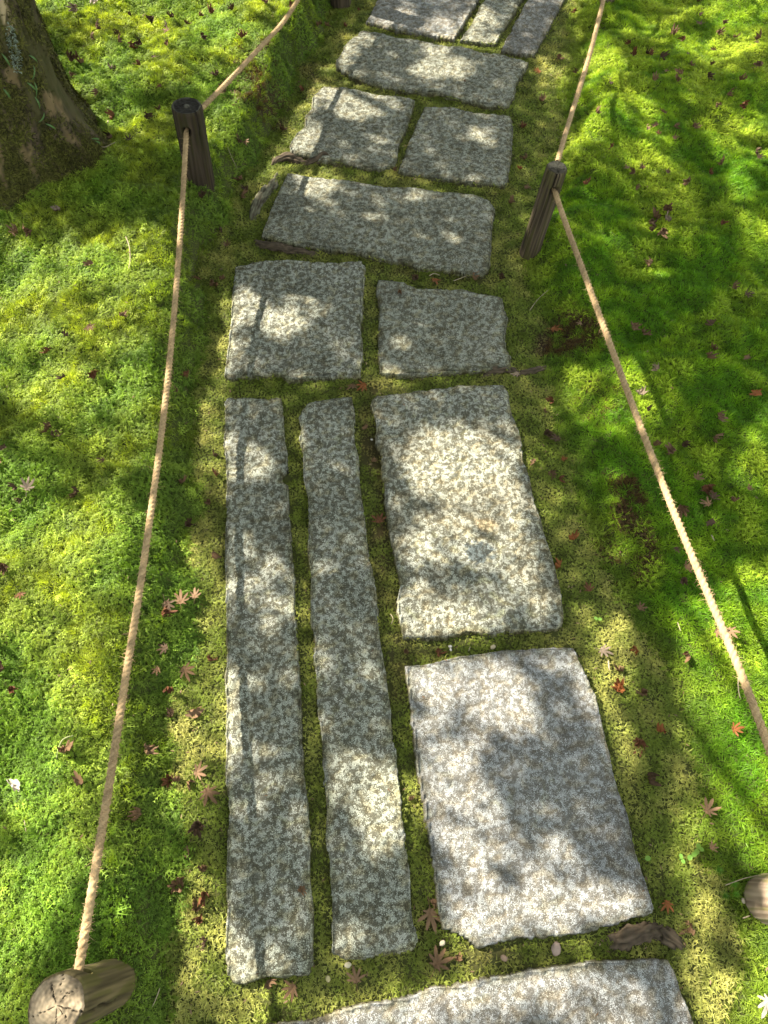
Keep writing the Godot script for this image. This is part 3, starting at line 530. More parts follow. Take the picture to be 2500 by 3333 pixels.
func slab_mesh(poly: PackedVector2Array, top: float, rough: float, tint: Color, salt: float, inclusion := Vector3.ZERO) -> ArrayMesh:
	var lo := poly[0]
	var hi := poly[0]
	for q in poly:
		lo = lo.min(q)
		hi = hi.max(q)
	lo -= Vector2.ONE * 0.02
	hi += Vector2.ONE * 0.02
	var step := 0.0046
	var nu := int((hi.x - lo.x) / step) + 2
	var nv := int((hi.y - lo.y) / step) + 2
	var block := 8
	var bu := nu / block + 1
	var bv := nv / block + 1
	var coarse := PackedFloat32Array()
	for v in bv:
		for u in bu:
			coarse.append(edge_of(lo + Vector2(u + 0.5, v + 0.5) * block * step, poly).z)
	var at := PackedInt32Array()
	at.resize(nu * nv)
	at.fill(-1)
	var p := PackedVector3Array()
	var col := PackedColorArray()
	var reach := block * step * 0.75 + 0.018
	for v in nv:
		for u in nu:
			var q := lo + Vector2(u, v) * step
			var far := coarse[(v / block) * bu + u / block]
			if far < -reach:
				continue
			var d := far
			if far < reach + 0.02:
				var e := edge_of(q, poly)
				d = e.z
				var nick := 0.0036 * n2(q.x * 8.0 + salt, q.y * 8.0) + (0.0022 * n2(q.x * 38.0, q.y * 38.0 + salt) + 0.0018 * n2(q.x * 95.0 + salt, q.y * 95.0)) * (0.45 + 0.9 * n2(q.x * 6.0 - salt, q.y * 6.0))
				d += nick - 0.001
				if d < -step * 0.75:
					continue
				if d < step * 0.3:
					var away := q - Vector2(e.x, e.y)
					if e.z > 0.0:
						away = -away
					if away.length_squared() > 1e-10:
						q += away.normalized() * d
			at[v * nu + u] = p.size()
			var x := q.x
			var z := q.y
			var scoop := n2(x * 34.0 + salt, z * 42.0)
			var pit := smoothstep(0.10, 0.55, scoop)
			var h := 0.0030 * n2(x * 8.0 + salt, z * 8.0) + rough * (0.0008 * n2(x * 60.0, z * 60.0 + salt) - 0.0026 * pit + 0.0006 * n2(x * 140.0, z * 140.0))
			var inside := clampf(d / 0.009, 0.0, 1.0)
			h -= 0.005 * (1.0 - inside) * (1.0 - inside)
			p.append(Vector3(x, top + h, z))
			var tone := 1.0 + 0.22 * n2(x * 5.0 + salt, z * 5.0) + 0.14 * n2(x * 16.0, z * 16.0 + salt)
			var c := Color(tint.r * tone, tint.g * tone, tint.b * tone)
			c = c.lerp(Color(c.r * 0.86, c.g * 0.76, c.b * 0.58), pit * 0.75)
			var grimy := (1.0 - smoothstep(0.0, 0.022, d)) * smoothstep(-0.35, 0.25, n2(x * 25.0, z * 25.0 + 3.0 + salt))
			c = c.lerp(Color(c.r * 0.62, c.g * 0.60, c.b * 0.34), grimy * 0.6)
			if inclusion.z > 0.0:
				var r := Vector2((x - inclusion.x) / 1.25, z - inclusion.y).length() / inclusion.z + 0.35 * n2(x * 60.0, z * 60.0)
				c = c.lerp(Color(0.26, 0.33, 0.42), (1.0 - smoothstep(0.75, 1.0, r)) * 0.9)
				var rust := Vector2(x - inclusion.x - 0.022, z - inclusion.y + 0.072).length() / 0.026 + 0.3 * n2(x * 70.0, z * 70.0)
				c = c.lerp(Color(1.25, 0.80, 0.52), (1.0 - smoothstep(0.6, 1.0, rust)) * 0.75)
			col.append(c)
	var idx := PackedInt32Array()
	var count := {}
	for v in nv - 1:
		for u in nu - 1:
			var a := at[v * nu + u]
			var b := at[v * nu + u + 1]
			var c := at[(v + 1) * nu + u]
			var d := at[(v + 1) * nu + u + 1]
			if a < 0 or b < 0 or c < 0 or d < 0:
				continue
			idx.append_array([a, b, c, b, d, c])
			var full := u > 0 and v > 0 and u < nu - 2 and v < nv - 2
			if full:
				full = at[(v - 1) * nu + u] >= 0 and at[(v + 2) * nu + u] >= 0 and at[v * nu + u - 1] >= 0 and at[v * nu + u + 2] >= 0 and at[(v - 1) * nu + u + 1] >= 0 and at[(v + 2) * nu + u + 1] >= 0 and at[(v + 1) * nu + u - 1] >= 0 and at[(v + 1) * nu + u + 2] >= 0
			if not full:
				for e in [[a, b], [b, d], [d, c], [c, a]]:
					count[Vector2i(e[0], e[1])] = true
	# the sides: every rim edge goes down into the soil
	var down := {}
	for e in count.keys():
		if count.has(Vector2i(e.y, e.x)):
			continue
		for k in [e.x, e.y]:
			if not down.has(k):
				var q := p[k]
				var ring := []
				for j in 3:
					var y := [top - 0.014, top - 0.04, top - 0.075][j] as float
					var out := edge_of(Vector2(q.x, q.z), poly)
					var push := Vector2(q.x - out.x, q.z - out.y)
					var wob := 0.003 * n2(q.x * 60.0 + j * 5.0, q.z * 60.0) + 0.002 * (j + 1)
					var centre := (lo + hi) * 0.5
					var dirn := Vector2(q.x, q.z) - centre
					dirn = dirn.normalized() if dirn.length() > 0.0 else push
					ring.append(p.size())
					p.append(Vector3(q.x + dirn.x * wob, y, q.z + dirn.y * wob))
					col.append(Color(col[k].r * 0.70, col[k].g * 0.66, col[k].b * 0.46))
				down[k] = ring
		var ra: Array = down[e.x]
		var rb: Array = down[e.y]
		var ta: int = e.x
		var tb: int = e.y
		for j in 3:
			idx.append_array([ta, ra[j], tb, tb, ra[j], rb[j]])
			ta = ra[j]
			tb = rb[j]
	return surface(p, idx, col)


func make_slabs(m_green: Material, m_fine: Material, m_grey: Material) -> void:
	var cool := Color(0.98, 1.0, 0.98)
	var warm := Color(1.03, 1.0, 0.95)
	var list := [
		[OUTLINE_1, 0.016, 1.0, warm * 0.92, m_grey, "broad far slab cut off by the top of the picture"],
		[OUTLINE_2, 0.015, 0.9, cool, m_fine, "narrow sunlit far slab between the broad one and the dark strip"],
		[OUTLINE_3, 0.016, 0.9, warm * 0.85, m_grey, "dark narrow far slab at the outer edge of the path"],
		[OUTLINE_4, 0.019, 1.1, cool, m_fine, "wide rough slab across the path below the three far slabs"],
		[OUTLINE_5, 0.017, 0.9, cool, m_fine, "squarish slab with a stepped corner and two sun spots"],
		[OUTLINE_6, 0.017, 0.8, cool * 0.97, m_fine, "smooth squarish slab with a thick front face beside the stepped one"],
		[OUTLINE_7, 0.018, 0.8, cool * 0.95, m_fine, "wide slab with one square patch of sun at its upper corner"],
		[OUTLINE_8, 0.018, 1.1, cool * 1.05, m_green, "pale square slab dappled with sun above the two long slabs"],
		[OUTLINE_9, 0.017, 0.8, cool * 0.95, m_fine, "shaded slab with a slanting broken top beside the pale square one"],
		[OUTLINE_10, 0.018, 1.0, cool, m_green, "first long narrow slab, along the outer moss verge on the tree side"],
		[OUTLINE_11, 0.018, 1.1, cool, m_green, "second long narrow slab, between the first and the big slabs"],
		[OUTLINE_12, 0.020, 0.95, warm * 1.02, m_green, "big rough slab with a blue grey spot in the middle"],
		[OUTLINE_13, 0.021, 0.9, Color(1.0, 1.0, 1.02), m_grey, "big smoother grey brown slab with a broken lower corner"],
		[OUTLINE_14, 0.021, 0.9, Color(1.02, 1.0, 1.0), m_grey, "grey slab across the bottom of the picture"],
	]
	for k in list.size():
		var s: Array = list[k]
		var spot := Vector3(0.218, -0.697, 0.030) if k == 11 else Vector3.ZERO
		var o := build("stone_slab", slab_mesh(outline(s[0]), s[1], s[2], s[3], k * 17.3 + 3.0, spot), s[4])
		tag(o, s[5], "stone slab", "granite slabs of the garden path")


# ---------------------------------------------------------------- moss
func make_litter() -> void:
	# crumbs of dry leaf and needle too many and too small to tell apart
	var p := PackedVector3Array([Vector3(-0.5, 0.0, 0.0), Vector3(-0.1, 0.05, -0.22), Vector3(0.5, 0.02, -0.05), Vector3(0.15, 0.10, 0.18)])
	var mm := MultiMesh.new()
	mm.transform_format = MultiMesh.TRANSFORM_3D
	mm.use_colors = true
	mm.mesh = surface(p, PackedInt32Array([0, 1, 3, 1, 2, 3]), PackedColorArray(), true)
	var where: Array[Transform3D] = []
	var tint := PackedColorArray()
	while where.size() < 1500:
		var x := dice.randf_range(-1.7, 1.7)
		var z := dice.randf_range(-3.4, 0.5)
		var verge := bank_a(x, z) < 0.0 and bank_b(x, z) < 0.0
		if dice.randf() > (0.9 if verge else 0.22) or dice.randf() > 0.5 + n2(x * 4.0, z * 4.0):
			continue
		var stone := on_stone(x, z)
		if stone and dice.randf() > 0.06:
			continue
		var y := ground(x, z) + (0.006 if verge else 0.012)
		if stone:
			y = 0.0225
		var long := dice.randf_range(0.004, 0.011)
		var slim := dice.randf_range(0.25, 0.9)
		where.append(Transform3D(Basis(Vector3.UP, dice.randf() * TAU) * Basis(Vector3(1, 0, 0), dice.randf_range(-0.5, 0.5)) * Basis.from_scale(Vector3(long, long, long * slim)), Vector3(x, y, z)))
		var k := dice.randf_range(0.6, 1.4)
		tint.append(Color(0.125 * k, 0.072 * k, 0.038 * k).lerp(Color(0.26 * k, 0.19 * k, 0.11 * k), dice.randf() * dice.randf()))
	mm.instance_count = where.size()
	for i in where.size():
		mm.set_instance_transform(i, where[i])
		mm.set_instance_color(i, tint[i])
	var o := MultiMeshInstance3D.new()
	o.multimesh = mm
	o.material_override = leafy(0.8, 0.2)
	o.name = numbered("leaf_litter")
	add_child(o)
	tag(o, "crumbs of dry brown leaf strewn over moss and stone", "leaf litter", "", "stuff")


func add_blade(p: PackedVector3Array, idx: PackedInt32Array, col: PackedColorArray, root: Vector3, dirn: Vector3, length: float, wide: float, bend: Vector3, parts: int, tone: float) -> void:
	# a tapering ribbon that starts along dirn and bends over
	var side := dirn.cross(Vector3.UP + Vector3(dice.randf_range(-0.4, 0.4), 0.0, dice.randf_range(-0.4, 0.4))).normalized()
	var at := root
	var d := dirn
	var first := p.size()
	for i in parts + 1:
		var t := float(i) / parts
		var w := wide * (1.0 - t * 0.85) * 0.5
		if i == parts:
			p.append(at)
			col.append(Color(tone, tone, tone))
		else:
			p.append(at - side * w)
			p.append(at + side * w)
			col.append(Color(tone, tone, tone))
			col.append(Color(tone, tone, tone))
		at += d * (length / parts)
		d = (d + bend / parts).normalized()
	for i in parts - 1:
		var a := first + i * 2
		idx.append_array([a, a + 2, a + 1, a + 1, a + 2, a + 3])
	var last := first + (parts - 1) * 2
	idx.append_array([last, last + 2, last + 1])


func spiky_tuft(blades: int, spread: float, tall: float, wide: float) -> ArrayMesh:
	var p := PackedVector3Array()
	var idx := PackedInt32Array()
	var col := PackedColorArray()
	for i in blades:
		var a := dice.randf() * TAU
		var r := sqrt(dice.randf()) * spread
		var out := Vector3(cos(a), 0.0, sin(a))
		var lean := out * dice.randf_range(0.3, 1.3) + Vector3(dice.randf_range(-0.4, 0.4), 1.0, dice.randf_range(-0.4, 0.4))
		add_blade(p, idx, col, out * r + Vector3(0, -0.003, 0), lean.normalized(), tall * dice.randf_range(0.7, 1.2), wide * dice.randf_range(0.8, 1.2), out * dice.randf_range(0.4, 1.4) - Vector3(0, dice.randf_range(0.1, 0.9), 0), 2, dice.randf_range(0.65, 1.35))
	return surface(p, idx, col)


func feather_tuft(fronds: int, spread: float, length: float, wide: float) -> ArrayMesh:
	var p := PackedVector3Array()
	var idx := PackedInt32Array()
	var col := PackedColorArray()
	for i in fronds:
		var a := dice.randf() * TAU
		var out := Vector3(cos(a), 0.0, sin(a))
		var root := out * sqrt(dice.randf()) * spread + Vector3(0, -0.003, 0)
		var d := (out * dice.randf_range(0.25, 0.9) + Vector3.UP).normalized()
		var bend := out * dice.randf_range(0.6, 1.6) - Vector3(0, dice.randf_range(0.6, 1.9), 0)
		var l := length * dice.randf_range(0.7, 1.25)
		var tone := dice.randf_range(0.6, 1.4)
		add_blade(p, idx, col, root, d, l, wide, bend, 3, tone)
		var at := root
		var dd := d
		for j in 4:
			at += dd * l / 4.5
			dd = (dd + bend / 4.0).normalized()
			var side := dd.cross(Vector3.UP).normalized()
			for s: float in [-1.0, 1.0]:
				var tip := at + (side * s * 0.85 + dd * 0.6 + Vector3(0, dice.randf_range(-0.2, 0.35), 0)).normalized() * l * 0.22 * (1.15 - j * 0.2)
				var k := p.size()
				p.append(at - dd * wide * 0.55)
				p.append(at + dd * wide * 0.55)
				p.append(tip)
				for c in 3:
					col.append(Color(tone, tone, tone) * 1.06)
				idx.append_array([k, k + 1, k + 2])
	return surface(p, idx, col)


func mat_tuft(curls: int, spread: float, length: float, wide: float) -> ArrayMesh:
	var p := PackedVector3Array()
	var idx := PackedInt32Array()
	var col := PackedColorArray()
	for i in curls:
		var a := dice.randf() * TAU
		var r := sqrt(dice.randf()) * spread
		var b := dice.randf() * TAU
		var d := Vector3(cos(b), dice.randf_range(0.15, 1.1), sin(b)).normalized()
		add_blade(p, idx, col, Vector3(cos(a) * r, -0.001, sin(a) * r), d, length * dice.randf_range(0.6, 1.3), wide * dice.randf_range(0.8, 1.3), Vector3(dice.randf_range(-0.9, 0.9), -0.9, dice.randf_range(-0.9, 0.9)), 2, dice.randf_range(0.72, 1.28))
	return surface(p, idx, col)


func carpet(called: String, label: String, mesh: Mesh, m: Material, where: Array[Transform3D], tint: PackedColorArray) -> void:
	var mm := MultiMesh.new()
	mm.transform_format = MultiMesh.TRANSFORM_3D
	mm.use_colors = true
	mm.mesh = mesh
	mm.instance_count = where.size()
	for i in where.size():
		mm.set_instance_transform(i, where[i])
		mm.set_instance_color(i, tint[i])
	var o := MultiMeshInstance3D.new()
	o.multimesh = mm
	o.material_override = m
	o.name = numbered(called)
	add_child(o)
	tag(o, label, "moss", "", "stuff")


func seated(at: Vector3, up: Vector3, big: float, tall: float) -> Transform3D:
	var turn := Basis(Vector3.UP, dice.randf() * TAU)
	var tilt := Basis(Quaternion(Vector3.UP, (up + Vector3(dice.randf_range(-0.2, 0.2), 0.0, dice.randf_range(-0.2, 0.2))).normalized()))
	return Transform3D(tilt * turn * Basis.from_scale(Vector3(big, big * tall, big)), at)


func half_width(z: float) -> float:   # how far to either side moss is laid densely
	return 1.15 + 0.27 * clampf(0.2 - z, 0.0, 4.0)


func make_moss() -> void:
	var lists := []
	var tints := []
	for k in 6:
		var l: Array[Transform3D] = []
		lists.append(l)
		tints.append(PackedColorArray())
	# rows of seats, closest where the path is
	var z := -5.6
	while z < 1.7:
		var inner := z > -4.3 and z < 0.75
		var step := 0.0079 if inner else 0.026
		var wide := half_width(z) if inner else 3.2
		var x := -3.3
		while x < 3.3:
			var dense := inner and absf(x) < wide
			var gap := step if dense else maxf(step, 0.026)
			x += gap
			if inner and not dense and fmod(absf(z), 0.026) > 0.0080:
				continue
			var px := x + dice.randf_range(-0.6, 0.6) * gap
			var pz := z + dice.randf_range(-0.6, 0.6) * gap
			var da := bank_a(px, pz)
			var db := bank_b(px, pz)
			var grown := 1.0 if dense else 2.4
			var n := n2(px * 3.1, pz * 3.1)
			var f := n2(px * 13.0, pz * 13.0 + 8.0)
			var ff := n2(px * 37.0, pz * 37.0 + 8.0)
			var dead := clampf(map_at(dead_map, px, pz) * (0.75 + 0.9 * f + 0.5 * ff), 0.0, 1.0)
			var light := 2.25 * (1.0 + 0.28 * f + 0.26 * ff) * dice.randf_range(0.72, 1.30)
			var c: Color
			var kind := 0
			var y := ground(px, pz)
			if da > 0.0:
				if dice.randf() < 0.12:
					continue
				var up := rise(px, pz)
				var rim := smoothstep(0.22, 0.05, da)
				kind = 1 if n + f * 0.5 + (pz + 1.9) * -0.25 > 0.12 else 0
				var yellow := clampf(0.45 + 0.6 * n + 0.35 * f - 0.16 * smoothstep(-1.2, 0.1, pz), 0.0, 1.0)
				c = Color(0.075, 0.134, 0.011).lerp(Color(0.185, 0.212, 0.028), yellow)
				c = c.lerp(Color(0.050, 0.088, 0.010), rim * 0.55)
				if dice.randf() < dead * 0.8:
					c = Color(0.048, 0.028, 0.013)
				if dice.randf() < 0.035 + 0.05 * maxf(0.0, f):
					kind = 4
					light *= 1.2
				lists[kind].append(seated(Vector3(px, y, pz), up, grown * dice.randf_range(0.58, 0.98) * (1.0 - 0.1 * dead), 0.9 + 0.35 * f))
			elif db > 0.0:
				if dice.randf() < 0.08:
					continue
				var up := rise(px, pz)
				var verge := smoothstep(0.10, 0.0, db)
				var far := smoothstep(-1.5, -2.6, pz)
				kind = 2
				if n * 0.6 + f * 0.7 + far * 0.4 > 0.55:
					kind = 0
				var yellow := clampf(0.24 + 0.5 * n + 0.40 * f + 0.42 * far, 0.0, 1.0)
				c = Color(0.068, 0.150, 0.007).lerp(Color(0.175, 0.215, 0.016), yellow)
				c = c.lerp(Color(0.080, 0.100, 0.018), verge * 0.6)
				if dice.randf() < dead * 0.9:
					c = Color(0.042, 0.020, 0.010).lerp(Color(0.060, 0.045, 0.012), dice.randf())
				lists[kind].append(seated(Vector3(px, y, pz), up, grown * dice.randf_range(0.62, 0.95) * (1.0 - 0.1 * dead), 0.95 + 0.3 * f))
			else:
				if on_stone(px, pz):
					# a little moss creeps over the rims
					var deep := on_stone(px + 0.011, pz) and on_stone(px - 0.011, pz) and on_stone(px, pz + 0.011) and on_stone(px, pz - 0.011)
					if deep or dice.randf() > 0.22 + 0.7 * n2(px * 18.0, pz * 18.0 + 40.0):
						continue
					y = 0.010
				kind = 3
				# the narrow joints are darker soil with thinner moss
				var tight := 0.0
				for e in [Vector2(0.05, 0), Vector2(-0.05, 0), Vector2(0, 0.05), Vector2(0, -0.05)]:
					if on_stone(px + e.x, pz + e.y):
						tight += 0.25
				var thin := clampf(tight * 0.9 + dead * 0.5, 0.0, 1.0)
				if dice.randf() < 0.20 + thin * 0.25 + dead * 0.35:
					continue
				var brown := clampf(0.35 + 0.7 * f + 0.5 * n, 0.0, 1.0)
				c = Color(0.090, 0.118, 0.015).lerp(Color(0.165, 0.160, 0.042), brown)
				c = c.lerp(Color(0.078, 0.090, 0.013), thin * 0.75)
				c = c.lerp(Color(0.060, 0.040, 0.018), dead * 0.8)
				lists[kind].append(seated(Vector3(px, y, pz), Vector3.UP, grown * dice.randf_range(0.75, 1.15) * (1.0 - 0.25 * thin), 0.9))
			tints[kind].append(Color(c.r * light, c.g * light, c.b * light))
		z += step
	var m := leafy(0.55, 0.9)
	var green := leafy(0.5, 1.0)
	carpet("feather_moss", "yellow green feathery moss covering both banks in curled fronds", feather_tuft(8, 0.010, 0.019, 0.0024), m, lists[0], tints[0])
	carpet("fern_moss", "longer arching fern like fronds standing out of the moss by the tree", feather_tuft(5, 0.008, 0.034, 0.0028), m, lists[4], tints[4])
	carpet("velvet_moss", "fine upright moss in smooth velvety patches on the bank by the tree", spiky_tuft(13, 0.009, 0.016, 0.0023), green, lists[1], tints[1])
	carpet("needle_moss", "saturated green upright moss covering the bank across from the tree", spiky_tuft(13, 0.009, 0.016, 0.0023), green, lists[2], tints[2])
	carpet("mat_moss", "low olive moss mat in the verges and joints of the stone path", mat_tuft(15, 0.0085, 0.010, 0.0023), m, lists[3], tints[3])


# ---------------------------------------------------------------- tubes, ropes, posts
func smoothed(flat: Array, rounds: int) -> PackedVector3Array:
	var p := PackedVector3Array()
	for i in range(0, flat.size(), 3):
		p.append(Vector3(flat[i], flat[i + 1], flat[i + 2]))
	for k in rounds:
		var q := p.duplicate()
		for i in range(1, p.size() - 1):
			q[i] = p[i] * 0.5 + (p[i - 1] + p[i + 1]) * 0.25
		p = q
	return p


func along(points: PackedVector3Array, step: float) -> PackedVector3Array:
	var c := Curve3D.new()
	c.bake_interval = step
	var n := points.size()
	for i in n:
		var t := (points[mini(i + 1, n - 1)] - points[maxi(i - 1, 0)]) / 6.0
		c.add_point(points[i], -t, t)
	return c.get_baked_points()


func frames(path: PackedVector3Array) -> Array[Basis]:
	var out: Array[Basis] = []
	var side := Vector3.ZERO
	for i in path.size():
		var d := (path[mini(i + 1, path.size() - 1)] - path[maxi(i - 1, 0)]).normalized()
		if i == 0:
			side = d.cross(Vector3(0.31, 0.9, 0.2)).normalized()
		side = (side - d * side.dot(d)).normalized()
		out.append(Basis(side, d.cross(side), d))
	return out


func rope_mesh(path: PackedVector3Array, r: float, lay: float) -> ArrayMesh:
	var f := frames(path)
	var around := 24
	var p := PackedVector3Array()
	var col := PackedColorArray()
	var s := 0.0
	for i in path.size():
		if i > 0:
			s += path[i].distance_to(path[i - 1])
		var turn := TAU * s / lay
		for k in around:
			var a := TAU * k / around
			var b := fposmod(a - turn, TAU / 3.0) - TAU / 6.0
			var lobe := 0.38 * cos(b) + sqrt(maxf(0.0, 0.3844 - pow(0.38 * sin(b), 2.0)))
			var strand := int(floor(fposmod(a - turn, TAU) / (TAU / 3.0)))
			var yarn := wave.get_noise_3d(b * 9.0 + strand * 31.0 + s * 160.0, s * 34.0, strand * 7.0)
			var rr := r * (lobe + 0.035 * yarn)
			p.append(path[i] + f[i].x * cos(a) * rr + f[i].y * sin(a) * rr)
			var tone := 1.0 + 0.36 * yarn + 0.22 * n2(s * 21.0, strand * 9.0 + 2.0) + 0.16 * n2(s * 4.0, 8.0)
			col.append(Color(0.36 * tone, 0.250 * tone, 0.130 * tone))
	return surface(p, sheet_index(around, path.size(), true), col)


func rope_fuzz(path: PackedVector3Array, r: float, count: int) -> ArrayMesh:
	var f := frames(path)
	var p := PackedVector3Array()
	var idx := PackedInt32Array()
	var col := PackedColorArray()
	for k in count:
		var i := dice.randi_range(2, path.size() - 3)
		var a := dice.randf() * TAU
		var out := f[i].x * cos(a) + f[i].y * sin(a)
		var swirl := f[i].z * dice.randf_range(-1.0, 1.0) + out.cross(f[i].z) * dice.randf_range(-0.9, 0.9)
		var l := dice.randf_range(0.003, 0.011) * (2.0 if dice.randf() < 0.08 else 1.0)
		add_blade(p, idx, col, path[i] + out * r * 0.75, (out * 0.8 + swirl).normalized(), l, 0.0007, out * 0.5 - Vector3(0, 0.8, 0) + swirl * 0.5, 3, dice.randf_range(0.8, 1.3))
	return surface(p, idx, col)


func make_rope(called: String, label: String, spans: Array) -> void:
	var o := thing(called, label, "rope", spans[0][0])
	var m := plain(Color.WHITE, 0.9, true)
	var fm := leafy(0.9, 0.6)
	fm.albedo_color = lin(0.46, 0.31, 0.17)
	for q: PackedVector3Array in spans:
		var last := q.size() - 1
		q.insert(0, q[0] + (q[0] - q[1]).normalized() * 0.025)
		q.append(q[last + 1] + (q[last + 1] - q[last]).normalized() * 0.025)
		var path := along(q, 0.0022)
		var moved := PackedVector3Array()
		for v in path:
			moved.append(v - o.position)
		build("rope_span", rope_mesh(moved, 0.0073, 0.034), m, o)
		build("rope_fuzz", rope_fuzz(moved, 0.0073, int(moved.size() * 2.0)), fm, o).set_meta("kind", "stuff")


func make_post(label: String, low: Vector3, high: Vector3, r: float, dark: Color, pale: Color, salt: float, cracks: Array, holes: Array, worn := Color(0.10, 0.085, 0.06)) -> void:
	var o := thing("rope_post", label, "post", low, "round wooden posts that carry the ropes")
	var axis := high - low
	var tall := axis.length()
	var up := axis / tall
	var side := up.cross(Vector3(0, 0, 1)).normalized()
	var frontal := side.cross(up)
	var around := 96
	var rows := 130
	var p := PackedVector3Array()
	var col := PackedColorArray()
	for v in rows:
		var t := lerpf(-0.10, tall, float(v) / (rows - 1))
		for u in around:
			var a := TAU * u / around
			var q := Vector2(cos(a), sin(a))
			var streak := wave.get_noise_3d(q.x * 4.6 + salt, q.y * 4.6, t * 4.0)
			var fine := wave.get_noise_3d(q.x * 20.0 + salt, q.y * 20.0, t * 6.0)
			var rr := r * (1.0 + 0.035 * wave.get_noise_3d(q.x * 1.4 + salt, q.y * 1.4, t * 5.0) + 0.05 * smoothstep(0.06, -0.02, t)) + 0.0003 * streak + 0.0003 * fine
			rr -= 0.003 * smoothstep(tall - 0.006, tall, t)
			var split := 0.0
			for c in cracks:
				var off := absf(angle_difference(a, c[0] + 0.10 * n2(t * 14.0, salt + c[0] * 5.0)))
				var reach := smoothstep(c[1], c[1] + 0.06, t)
				split = maxf(split, (1.0 - smoothstep(0.012, 0.045, off)) * reach)
			rr -= 0.008 * split
			var at := side * q.x * rr + frontal * q.y * rr + up * t
			for h in holes:
				var gap: float = (at + low).distance_to(h)
				var sunk := 1.0 - smoothstep(0.010, 0.015, gap)
				at -= (side * q.x + frontal * q.y) * 0.022 * sunk
				split = maxf(split, sunk)
			p.append(at)
			var k := clampf(0.40 + 0.60 * streak + 0.42 * fine, 0.0, 1.0)
			var c2 := dark.lerp(pale, k)
			var algae := smoothstep(0.0, 0.45, wave.get_noise_3d(q.x * 2.5, q.y * 2.5 + salt, t * 7.0)) * 0.55
			c2 = c2.lerp(Color(pale.r * 0.55, pale.g * 0.68, pale.b * 0.30), algae)
			col.append(c2.lerp(Color(0.012, 0.010, 0.008), split * 0.8))
	build("shaft", surface(p, sheet_index(around, rows, true), col), plain(Color.WHITE, 0.86, true), o)
	# the sawn end: rings, drying cracks and grey weathering
	p = PackedVector3Array()
	col = PackedColorArray()
	var rings := 26
	var seam := []
	for k in 9:
		seam.append([dice.randf() * TAU, dice.randf_range(0.05, 0.45), dice.randf_range(0.55, 1.0), dice.randf_range(0.006, 0.014)])
	for c in cracks:
		seam.append([c[0], 0.08, 1.1, 0.03])
	for v in rings:
		var t := 1.0 - float(v) / (rings - 1)
		for u in around:
			var a := TAU * u / around
			var q := Vector2(cos(a), sin(a))
			var rr := (r - 0.0028) * t * (1.0 + 0.035 * wave.get_noise_3d(q.x * 1.4 + salt, q.y * 1.4, tall * 5.0))
			var split := 0.0
			for s in seam:
				var off := absf(angle_difference(a, s[0] + 0.10 * n2(t * 3.0, s[0] * 9.0 + salt))) * t * r
				split = maxf(split, (1.0 - smoothstep(0.0002, s[3] * 0.030, off)) * smoothstep(s[1] - 0.1, s[1] + 0.1, t) * (1.0 - smoothstep(s[2], s[2] + 0.1, t)))
			var x := q.x * rr
			var y := q.y * rr
			var ring := sin(t * 46.0 + 2.0 * n2(q.x * 2.0 + salt, q.y * 2.0))
			p.append(side * x + frontal * y + up * (tall + 0.0012 + 0.0012 * n2(x * 90.0, y * 90.0) - 0.004 * split - 0.002 * smoothstep(0.9, 1.0, t)))
			var patch := 0.45 + 0.85 * n2(x * 26.0 + salt, y * 26.0) + 0.35 * n2(x * 140.0, y * 140.0 + salt)
			var c2 := (worn * 0.30).lerp(worn, clampf(patch + (0.35 - t * 0.35), 0.0, 1.0))
			c2 = c2 * (1.0 + 0.13 * ring)
			col.append(c2.lerp(Color(0.014, 0.011, 0.009), split * 0.85))
	build("end_grain", surface(p, sheet_index(around, rings, true), col), plain(Color.WHITE, 0.9, true), o)


# ---------------------------------------------------------------- roots, twigs, pebbles
func limb_mesh(points: PackedVector3Array, r0: float, r1: float, around: int, step: float, knots: float, salt: float, dark: Color, pale: Color) -> ArrayMesh:
	var path := along(points, step)
	var f := frames(path)
	var p := PackedVector3Array()
	var col := PackedColorArray()
	var n := path.size()
	for i in n:
		var t := float(i) / maxi(n - 1, 1)
		for k in around:
			var a := TAU * k / around
			var q := path[i]
			var bump := wave.get_noise_3d(cos(a) * 1.6 + salt, sin(a) * 1.6, t * 9.0 * maxf(1.0, r0 * 20.0)) * knots
			var grain := wave.get_noise_3d(cos(a) * 6.0 + salt, sin(a) * 6.0, t * 6.0)
			var rr := lerpf(r0, r1, t) * (1.0 + bump + 0.16 * grain * minf(1.0, knots * 3.0))
			rr *= smoothstep(-0.02, 0.06, t) * smoothstep(1.02, 0.97, t) * 0.9 + 0.1
			p.append(q + f[i].x * cos(a) * rr + f[i].y * sin(a) * rr)
			var fibre := wave.get_noise_3d(cos(a) * 15.0 + salt, sin(a) * 15.0, t * 14.0)
			col.append(dark.lerp(pale, clampf(0.45 + 0.55 * grain + 0.5 * fibre + 0.3 * bump, 0.0, 1.0)))
	return surface(p, sheet_index(around, n, true), col)


func make_roots() -> void:
	var m := plain(Color.WHITE, 0.85, true)
	for k in ROOTS.size():
		var d: Array = ROOTS[k]
		var r: float = d[1]
		var pts := PackedVector3Array()
		var flat: Array = d[0]
		for i in range(0, flat.size(), 2):
			var end := i == 0 or i == flat.size() - 2
			pts.append(Vector3(flat[i], ground(flat[i], flat[i + 1]) + (-r * 1.1 if end else -r * 0.05 + 0.45 * r * sin(i * 2.1)), flat[i + 1]))
		var dark := Color(0.040, 0.030, 0.019)
		var pale := Color(0.115, 0.085, 0.055)
		if k == 1:
			pale = Color(0.17, 0.165, 0.105)
		var o := build("surface_root", limb_mesh(pts, r * 1.05, r * 0.75, 30, 0.003, 0.34, k * 11.0, dark, pale), m)
		tag(o, d[2], "root", "tree roots showing between the slabs")


